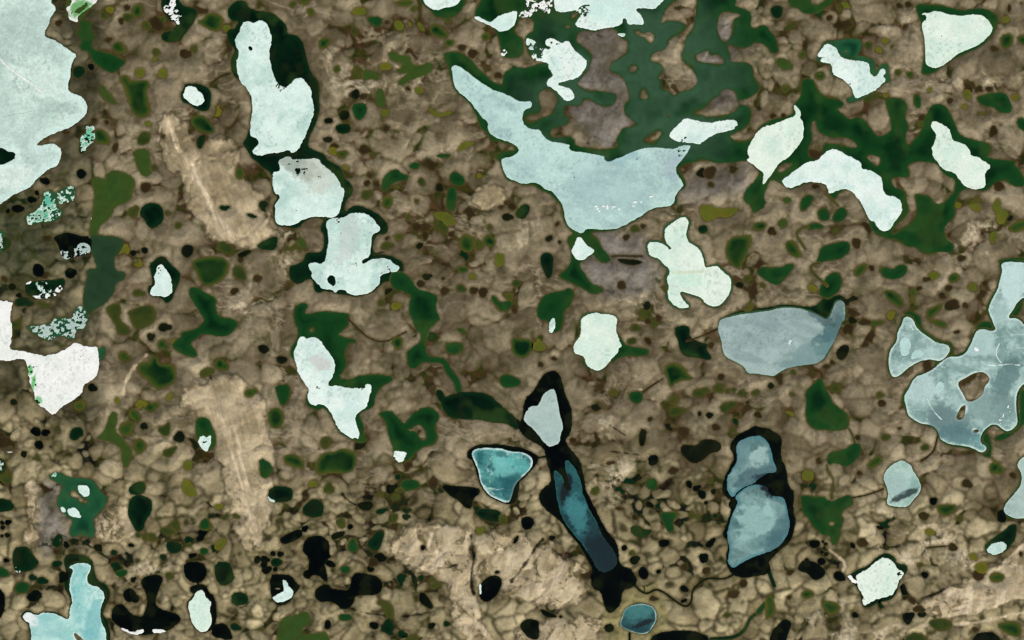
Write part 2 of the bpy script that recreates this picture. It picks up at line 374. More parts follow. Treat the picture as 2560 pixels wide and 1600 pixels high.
ice('U3', 'grey-white speckled ice crescent on a black pond beside the long slate-green lake',
 '@01 780,780 845,800 850,880 760,880 690,910 620,940 580,920 575,850 640,880 720,830', 'h', None, 1, 5.0, name='brash_ice', cat='brash ice')
ice('U4', 'small white snow patch on the north-west shore of the speckled black-green pond',
 '@01 220,1150 280,1110 300,1150 260,1180', 'W', None, 1, 1.4, name='ice_floe', cat='ice floe')
ice('U5', 'pale green slush floe in the middle of the speckled black-green pond',
 '@01 340,1150 430,1150 480,1200 480,1270 400,1260 350,1190', 'm', None, 1, 5.2, name='ice_floe', cat='ice floe')
ice('U6', 'white crumbled ice arc along the south shore of the speckled black-green pond',
 '@01 240,1245 330,1270 400,1265 500,1250 580,1180 580,1230 500,1290 410,1325 330,1295', 'W', None, 1, 5.0, name='brash_ice', cat='brash ice')
ice('U7', 'grey speckled rotten ice bank above the bright funnel-shaped sheet',
 '@01 700,1430 770,1370 810,1440 830,1512 @02 810,10 800,70 700,100 690,190 600,140 520,150 470,190 400,170 280,90 260,60 320,60 400,60 490,30 500,-10 @01 590,1490 700,1512', 'h', 'h', 4, 5.2, name='brash_ice', cat='brash ice')
ice('U8', 'tiny white snow fleck beside the olive upper half of the long green lake',
 '@01 820,550 850,530 860,560 830,580', 'W', None, 1, 1.0, name='ice_floe', cat='ice floe')
ice('U9', 'white ice crumbs at the left edge, south of the huge ice sheet',
 '@01 -60,690 35,700 20,760 10,800 20,850 -60,860', 'h', 'h', 9, 4.6, name='brash_ice', cat='brash ice')
ice('V', 'small keyhole-shaped white floe in a green pond above the star-dotted olive ponds, left side',
 '@01 1490,1000 1530,990 1570,1040 1615,1110 1610,1160 1630,1220 1600,1270 1560,1300 1500,1280 1425,1275 1425,1220 1480,1180 1455,1110 1480,1060', 'v', None, 3, 1.4, name='ice_floe', cat='ice floe', spots=[('@01 1500,1040 1550,1040', 4)])
ice('W1', 'teardrop-shaped white floe just south of the largest blue-white ice sheet',
 '@21 620,730 660,740 700,810 770,840 775,870 720,900 680,940 610,945 575,890 562,850 600,790', 'v', None, 4, 0.8, name='ice_floe', cat='ice floe')
ice('X', 'mint-white ice sheet like a seated rabbit with an open claw at its south end',
 '@21 1620,535 1665,570 1665,620 1640,680 1650,760 1700,800 1750,820 1790,880 1810,950 1820,1025 1900,1010 1940,1000 1990,1050 2060,1110 2070,1180 2050,1260 2000,1340 1930,1385 1880,1375 1830,1350 1810,1310 1740,1280 1650,1250 1590,1235 1580,1270 1620,1330 1680,1385 1620,1400 1540,1380 1480,1320 1465,1260 1490,1200 1460,1140 1470,1100 1490,1080 1490,1020 1420,970 1400,930 1330,910 1290,870 1280,800 1310,775 1400,780 1450,810 1490,855 1515,830 1450,770 1440,680 1460,630 1540,580',
 'c', 'h', 6, 1.0, holes=['@21 1535,1180 1575,1183 1570,1200 1540,1200'], spots=[('@21 1420,680 1460,680', 4)])
ice('Y', 'cream-white ice sheet shaped like a blunt tooth, below the rabbit-shaped sheet',
 '@21 650,1500 700,1460 780,1440 870,1455 960,1470 990,1500 @22 985,30 975,100 1000,180 1035,240 1000,260 1000,310 940,350 900,420 830,475 770,470 700,420 690,350 640,320 590,310 585,240 640,170 655,100 650,20',
 'c', 'h', 4, 1.1)
ice('Z', 'smooth grey ice slab with a horn at its north-east corner, right of centre',
 '@21 1970,1505 2060,1480 2200,1450 2419,1430 @31 100,1400 200,1395 300,1405 380,1430 450,1460 530,1505 @32 550,0 @31 580,1490 620,1400 640,1340 690,1325 725,1360 725,1505 @32 690,20 650,120 610,220 560,310 510,380 430,410 320,425 180,445 110,490 50,530 0,520 @22 2300,500 2230,510 2190,440 2120,390 2020,350 1990,280 1980,180 1950,100 1960,30',
 'z', 'h', 3, 0.5)
ice('AA', 'broad blue-grey ice sheet wrapped round a brown islet, at the right edge',
 '@31 2200,980 2220,1040 2200,1120 2170,1230 2120,1310 2080,1400 2100,1470 2120,1505 @32 2130,30 2160,90 2110,110 2040,90 1980,100 1950,150 1920,230 1870,310 1800,350 1700,355 1640,400 1560,470 1480,510 1390,540 1340,640 1290,700 1285,750 1310,820 1320,880 1370,930 1440,970 1520,980 1600,1020 1620,1090 1640,1130 1720,1175 1850,1185 1940,1210 2010,1250 2060,1230 2060,1190 2005,1170 2010,1080 2060,1020 2110,980 2170,985 2220,1030 2260,1050 2310,1030 2360,980 2350,880 2340,760 2360,660 2419,600 2600,520 2600,80 2419,60 2380,0 @31 2330,1492 2285,1500 2270,1475 2310,1420 2350,1350 2419,1290 2600,1240 2600,985 2340,970 2260,955',
 'a', 'g', 6, 0.4, holes=['@32 1780,590 1830,560 1900,520 1990,480 2050,490 2095,540 2090,580 2050,630 2030,700 1980,750 1900,780 1860,750 1830,690', '@32 1830,810 1870,800 1865,860 1850,930 1810,950 1775,925 1790,870', '@32 1935,1045 1965,1025 2002,1040 1985,1062 1945,1065'], extra='land')
ice('AB', 'pale blue-grey triangular ice sheet with three lighter melt pools, beside the broad blue-grey sheet',
 '@31 1275,1505 1280,1490 1330,1480 1365,1505 @32 1390,60 1440,110 1520,170 1600,220 1690,230 1718,280 1680,340 1630,385 1550,370 1480,370 1390,400 1320,450 1250,510 1200,535 1165,520 1140,440 1140,340 1170,260 1220,200 1230,100 1265,40',
 'a', 'g', 5, 0.4)
ice('AC', 'lumpy white ice sheet like a goose with a grey smudge, below the anchor-shaped sheet',
 '@12 430,155 490,175 550,160 600,180 630,240 690,320 745,400 740,470 720,540 670,610 700,630 770,620 850,645 950,650 1020,640 1040,600 1085,610 1090,650 1065,740 1050,820 970,860 935,920 935,970 970,1050 965,1130 945,1110 900,1120 860,1090 790,1040 750,960 710,870 660,810 610,790 540,805 500,770 490,710 505,650 450,590 390,480 380,410 360,330 360,280 400,230 400,180',
 'v', None, 5, 1.2, spots=[('@12 1000,640 1060,640', 5), ('@12 580,650 620,650', 4)])
ice('AD', 'tiny crumbly white floe on the south-west shore of the forked green lake',
 '@12 1310,1235 1340,1245 1415,1250 1400,1300 1370,1340 1300,1300', 'v', None, 2, 1.6, name='ice_floe', cat='ice floe')
ice('AE', 'small split white floe in an oval dark pond beside the tan sand ridge',
 '@02 1880,1110 1930,1095 1940,1130 1985,1090 1990,1120 1975,1220 1940,1245 1910,1220 1880,1170', 'w', None, 2, 1.2, name='ice_floe', cat='ice floe', spots=[('@02 1935,1140 1975,1140', 5)])
ice('AF', 'vivid teal kite-shaped ice sheet with a bright white rim and black water round it',
 '@12 2040,1250 2080,1215 2180,1205 2300,1215 2419,1250 @22 80,1250 150,1270 195,1320 180,1400 100,1480 70,1505 @23 30,40 5,100 @13 2400,205 2360,210 2280,180 2200,140 2140,60 2120,0 @12 2110,1440 2080,1370 2050,1310', 't', 'k', 5, 0.5)
ice('AG', 'grey-white heart-shaped floe at the north end of the narrow black lake',
 '@22 385,645 410,680 430,780 440,880 475,970 475,1020 450,1100 450,1160 370,1195 320,1170 270,1110 200,1020 130,970 105,930 150,840 200,810 250,815 270,750 300,690', 'h', None, 3, 0.8, name='ice_floe', cat='ice floe')
ice('AH', 'long dark teal strip of thin ice running down the narrow black lake',
 '@22 500,1330 530,1330 590,1400 640,1505 @23 660,60 675,170 730,290 790,380 830,500 900,600 960,660 1000,770 960,830 880,870 810,850 740,720 660,600 560,480 470,350 430,200 410,60 @22 395,1420 430,1430 480,1490 @23 500,90 560,110 540,20 @22 510,1420', 'n', None, 3, 0.8)
ice('AI', 'upper lobe of the steel-blue ice, above the jagged crack in the black-rimmed lake',
 '@22 2120,1170 2200,1120 2290,1095 2360,1100 2419,1160 @32 30,1250 45,1350 90,1420 40,1450 @22 2419,1440 2350,1480 2310,1505 @23 2290,28 2200,58 2128,110 2092,162 2050,130 2030,60 @22 2030,1505 2060,1440 2110,1370 2130,1290', 's', None, 3, 0.8)
ice('AJ', 'lower and larger lobe of the steel-blue ice, below the jagged crack in the black-rimmed lake',
 '@23 2107,170 2142,118 2210,73 2300,42 2419,60 @33 0,110 40,160 130,155 165,200 185,330 205,420 170,540 110,620 40,660 0,675 @23 2350,700 2240,740 2150,790 2080,830 2040,770 2050,720 2060,640 2035,560 2040,470 2070,380 2100,290 2140,200', 's', None, 3, 0.8)
ice('AK', 'round dark teal ice disc with a thin white rim, in a pale basin',
 '@23 1040,1300 1070,1220 1130,1180 1240,1165 1320,1190 1365,1250 1360,1330 1330,1390 1290,1440 1230,1450 1130,1430 1060,1400 1020,1370', 'u', 'k', 1, 0.5)
ice('AL', 'egg-shaped mint-grey ice sheet with a dark crack band, south of the pale triangular sheet',
 '@32 1100,1505 1110,1440 1160,1380 1230,1340 1280,1330 1340,1370 1370,1430 1420,1505 @33 1440,50 1430,120 1360,190 1320,250 1220,250 1130,235 1125,190 1140,150 1130,80 1105,20', 'l', 'g', 4, 0.7)
ice('AM', 'pale grey ice sheet cut by the right edge below the broad blue-grey one',
 '@32 2419,1290 2370,1340 2360,1380 2390,1420 2400,1500 @33 2390,50 2340,120 2260,210 2225,280 2250,330 2330,360 2419,355 2600,350 @32 2600,1250', 'h', 'g', 5, 0.4)
ice('AN', 'small oval white floe in a dark pond near the lower right corner',
 '@33 2060,650 2110,610 2180,580 2240,590 2260,640 2200,690 2130,705 2070,680', 'w', None, 3, 1.4, name='ice_floe', cat='ice floe')
ice('AO', 'cream-white angular ice sheet with ragged corners, alone in the lower right',
 '@33 1060,740 1120,730 1170,760 1200,800 1220,850 1285,870 1270,910 1230,960 1200,1040 1160,1090 1060,1110 980,1140 930,1180 895,1160 900,1080 850,1020 850,940 830,910 880,870 950,840 1000,790', 'c', None, 5, 1.3, spots=[('@33 890,1120 950,1120', 4), ('@33 1240,900 1280,900', 4)])
ice('AO2', 'tiny white crumb at the pointed western end of the angular sheet in the lower right',
 '@33 755,905 790,905 800,935 835,955 820,970 780,945', 'W', None, 2, 1.5, name='ice_floe', cat='ice floe')
ice('AP', 'pale aqua forked ice sheet with a tiny dark islet between its branches',
 '@03 650,820 730,785 850,795 855,850 820,900 815,960 850,990 920,1010 980,1060 985,1130 950,1200 945,1300 970,1370 1000,1430 1000,1750 300,1750 300,1370 220,1310 210,1280 270,1240 340,1285 420,1255 510,1260 570,1290 620,1320 660,1310 670,1200 690,1150 660,1050 660,990 680,900 700,850', 'q', 'd', 5, 0.9,
 holes=['@03 690,1450 720,1440 750,1470 800,1530 790,1560 720,1510'], extra='land')
ice('AQ', 'cream-white oblong ice sheet in a dark pond near the bottom left',
 '@03 1900,1035 1925,1060 1935,1100 1970,1130 1995,1160 1975,1220 2000,1290 1995,1350 1960,1430 1900,1430 1850,1400 1810,1330 1800,1250 1770,1170 1820,1120 1850,1060', 'c', 'k', 4, 1.1)
ice('AR', 'small grey-white floe north of the linked islets in the blotchy green lake, lower left',
 '@03 750,50 840,55 845,130 820,160 770,130 740,90', 'v', None, 2, 1.4, name='ice_floe', cat='ice floe')
ice('AS', 'white floe with a pointed tail south of the linked islets in the blotchy green lake',
 '@03 640,270 700,255 740,290 775,350 750,370 640,310', 'v', None, 2, 1.4, name='ice_floe', cat='ice floe')
ice('AS2', 'smallest floe of the blotchy green lake, against its western shore',
 '@03 570,265 600,250 622,290 600,305', 'w', None, 2, 1.4, name='ice_floe', cat='ice floe')
ice('AT', 'white comma-shaped floe in a square black pond, bottom left of the middle',
 '@13 250,940 290,960 310,1010 350,1050 345,1090 290,1130 220,1155 170,1140 175,1100 230,1080 270,1050 260,990', 'w', None, 2, 1.6, name='ice_floe', cat='ice floe')
ice('AU', 'little white crumb in a rounded dark green pond just south of the tan ridge',
 '@13 115,145 140,175 185,205 130,208 110,180', 'w', None, 1, 1.6, name='ice_floe', cat='ice floe')
ice('AV', 'western of two thin white ice strips on the south shore of the black anchor-shaped lake',
 '@03 1130,1400 1190,1410 1240,1440 1350,1415 1355,1440 1280,1458 1200,1450', 'W', None, 1, 1.8, name='ice_floe', cat='ice floe')
ice('AW', 'eastern of two thin white ice strips on the south shore of the black anchor-shaped lake',
 '@03 1435,1410 1490,1412 1560,1430 1540,1442 1440,1430', 'W', None, 1, 1.8, name='ice_floe', cat='ice floe')
ice('AX', 'narrow white floe at the south tip of the green pond beside the tooth-shaped sheet',
 '@21 372,1500 390,1495 @22 405,10 400,90 370,125 340,90 365,20', 'w', None, 1, 1.3, name='ice_floe', cat='ice floe')
ice('AY', 'thin white snow sliver beside black ponds near the left edge, below the funnel-shaped sheet',
 '@02 180,1070 245,1060 235,1090 200,1110 170,1135', 'W', None, 1, 1.0, name='ice_floe', cat='ice floe')
ice('AZ', 'flat white snow streak touching the left edge, second below the funnel-shaped sheet',
 '@02 -60,1260 60,1250 130,1245 100,1275 0,1282 -60,1285', 'W', None, 1, 1.0, name='ice_floe', cat='ice floe')
ice('BA', 'grey ice crumbs on a dark pond at the left edge, lowest on that edge',
 '@02 -60,1320 20,1325 40,1380 10,1430 -60,1450', 'h', 'd', 6, 4.6, name='brash_ice', cat='brash ice')
ice('BB', 'speckled teal ice crumbs on the north shore of the blotchy green lake, lower left',
 '@02 455,1450 510,1430 560,1440 550,1500 480,1505', 'm', None, 2, 5.0, name='brash_ice', cat='brash ice')
ice('BC', 'tiny white crumbs on the south-west shore of a round black-green pond, lower left',
 '@03 118,800 150,820 165,860 210,850 215,880 130,880', 'm', None, 1, 4.8, name='brash_ice', cat='brash ice')
ice('BD', 'thin white ice sliver on the west shore of the black oval pond in bright sand',
 '@13 2108,985 2122,985 2124,1030 2128,1075 2112,1080', 'w', None, 1, 1.0, name='ice_floe', cat='ice floe')
ice('BE', 'tiny crumbly white ring of ice on the shore below the small ice bank, top middle',
 '@10 2325,470 2355,465 2370,510 2350,550 2315,545 2320,500', 'W', None, 1, 5.2, name='ice_floe', cat='ice floe')

PATCHES = {
 'T': [('@02 285,470', 7, 14, 0, (84, 186, 100), 0.9), ('@02 315,590', 6, 22, 0.2, (84, 186, 100), 0.9), ('@02 365,750', 12, 12, 0, (84, 180, 100), 0.8)],
 'B': [('@00 760,80', 34, 22, -0.6, (86, 160, 76), 0.9)],
 'G': [('@11 400,60', 52, 24, 0.35, (148, 158, 144), 0.8), ('@11 600,150', 50, 40, 0.6, (190, 196, 182), 0.6)],
 'J': [('@21 900,300', 110, 60, 0, (160, 190, 192), 0.55), ('@21 1540,60', 30, 40, 0.6, (160, 176, 188), 0.6), ('@20 1000,1480', 60, 20, 0, (150, 190, 196), 0.6)],
 'Z': [('@32 600,180', 34, 70, 0.5, (56, 100, 106), 0.85), ('@32 450,330', 90, 30, -0.3, (108, 142, 142), 0.7), ('@31 670,1440', 24, 60, 0.2, (84, 112, 112), 0.75), ('@31 520,1500', 40, 14, 0.5, (60, 84, 90), 0.7)],
 'AA': [('@31 2330,1150', 40, 60, 0.2, (196, 222, 220), 0.85), ('@32 1480,640', 50, 40, 0.2, (186, 212, 210), 0.8), ('@32 1950,200', 60, 40, 0.2, (180, 208, 206), 0.7), ('@32 1700,960', 70, 40, 0.3, (96, 124, 126), 0.8), ('@32 2250,560', 26, 80, 0.4, (84, 118, 118), 0.8), ('@32 1800,1080', 60, 30, 0.1, (84, 120, 126), 0.75), ('@32 2100,820', 70, 40, 0, (118, 146, 144), 0.7), ('@32 2060,1150', 60, 20, 0, (90, 150, 156), 0.5)],
 'AF': [('@12 2350,1400', 40, 26, 0.5, (120, 196, 192), 0.7), ('@23 0,60', 30, 40, 0, (24, 84, 92), 0.8), ('@22 60,1350', 30, 18, 0.7, (96, 180, 176), 0.7)],
 'AH': [('@23 510,90', 14, 40, 0.1, (4, 18, 26), 0.95), ('@23 620,330', 26, 50, -0.3, (64, 132, 138), 0.7), ('@23 880,720', 44, 70, -0.5, (6, 30, 38), 0.92)],
 'AI': [('@22 2300,1480', 60, 22, -0.3, (56, 88, 98), 0.7), ('@22 2160,1220', 20, 40, 0.2, (92, 126, 134), 0.6), ('@22 2340,1290', 26, 26, 0, (178, 208, 204), 0.6), ('@22 2390,1490', 30, 10, 0, (14, 34, 52), 0.8)],
 'AJ': [('@23 2330,420', 60, 50, 0.3, (158, 196, 192), 0.7), ('@33 60,60', 40, 26, 0.2, (4, 16, 30), 0.97), ('@33 110,480', 22, 60, 0.5, (66, 106, 112), 0.8), ('@33 0,560', 50, 20, -0.3, (66, 104, 112), 0.6)],
 'AK': [('@23 1180,1400', 40, 10, 0.1, (20, 58, 66), 0.7), ('@23 1230,1360', 32, 8, -0.35, (8, 28, 36), 0.95), ('@23 1180,1250', 40, 18, 0, (70, 130, 130), 0.5)],
 'AL': [('@33 1290,140', 46, 9, -0.45, (44, 62, 62), 0.95), ('@33 1200,40', 30, 30, 0, (150, 176, 176), 0.5)],
 'AP': [('@03 880,1350', 24, 60, 0.15, (110, 180, 186), 0.7), ('@03 450,1400', 60, 30, 0, (150, 200, 200), 0.5), ('@03 270,1300', 24, 20, 0.6, (236, 240, 240), 0.9)],
 'AC': [('@12 620,400', 36, 24, 0.1, (206, 208, 204), 0.8)],
 'E': [('@00 830,1290', 14, 14, 0, (100, 196, 160), 0.8)],
 'U1': [('@01 460,380', 14, 16, 0, (86, 186, 158), 0.8)],
 'H': [('@11 870,740', 26, 70, 0.2, (196, 206, 202), 0.6)],
 'X': [('@21 1650,1060', 50, 6, -0.05, (206, 214, 186), 0.6), ('@21 1680,1130', 40, 16, 0.2, (196, 232, 214), 0.6)],
 'M': [('@20 900,100', 60, 30, 0, (202, 236, 230), 0.6)],
 'A': [('@00 250,300', 110, 70, 0, (178, 202, 196), 0.6), ('@00 100,1200', 90, 60, 0, (196, 220, 212), 0.5), ('@01 120,150', 70, 30, -0.5, (226, 240, 234), 0.7)],
}
ICE_PARTS = [
 ('pressure_ridge', 'A', 'line', '@00 -60,470 0,560 60,620 150,690 230,740 300,790 350,840 410,870', 1.6, 'W', 'thin pinkish-white ridge line across the ice'),
 ('refrozen_lead', 'A', 'line', '@00 20,1110 130,1085 260,1065 400,1035', 0.9, 'h', None),
 ('melt_pool_off', 'XX', 'poly', '@32 2290,100 2360,80 2410,110 2415,230 2370,350 2310,410 2250,350 2240,230 2260,160', 0, 'q', None),
 ('melt_pool', 'AA', 'poly', '@32 1580,600 1650,580 1670,640 1620,680 1575,660', 0, 'p', None),
 ('melt_pool', 'AA', 'poly', '@32 1940,260 1975,255 1985,290 1955,300', 0, 'W', 'small bright white pool spot'),
 ('snow_ridge', 'AA', 'line', '@32 2010,390 2060,425 2160,430 2270,415 2380,425', 1.2, 'w', None),
 ('snow_ridge', 'AA', 'line', '@32 2190,215 2150,290 2160,350 2200,400', 1.2, 'w', None),
 ('snow_ridge', 'AA', 'line', '@32 1500,740 1560,860 1640,940', 1.4, 'w', None),
 ('snow_fleck', 'AA', 'specks', '@32 1700,1060 1800,1050 1830,1100 1760,1120 1690,1100', 0, 'W', None),
 ('snow_fleck', 'AA', 'specks', '@32 2180,880 2260,780 2310,830 2230,960 2180,990', 0, 'W', None),
 ('melt_pool', 'AB', 'poly', '@32 1250,170 1300,150 1340,190 1350,260 1320,330 1260,340 1235,260', 0, 'p', None),
 ('melt_pool', 'AB', 'poly', '@32 1340,340 1400,270 1460,280 1475,320 1410,360 1350,370', 0, 'p', None),
 ('melt_pool', 'AB', 'poly', '@32 1330,20 1370,60 1380,100 1340,90', 0, 'p', None),
 ('snow_fleck', 'J', 'specks', '@21 640,430 850,420 1000,440 1150,400 1340,310 1350,330 1200,420 1120,480 1000,490 830,490 700,470', 0, 'W', 'line of tiny bright white specks'),
 ('snow_fleck', 'Z', 'specks', '@32 100,140 170,150 270,230 230,250 140,200', 0, 'w', None),
]

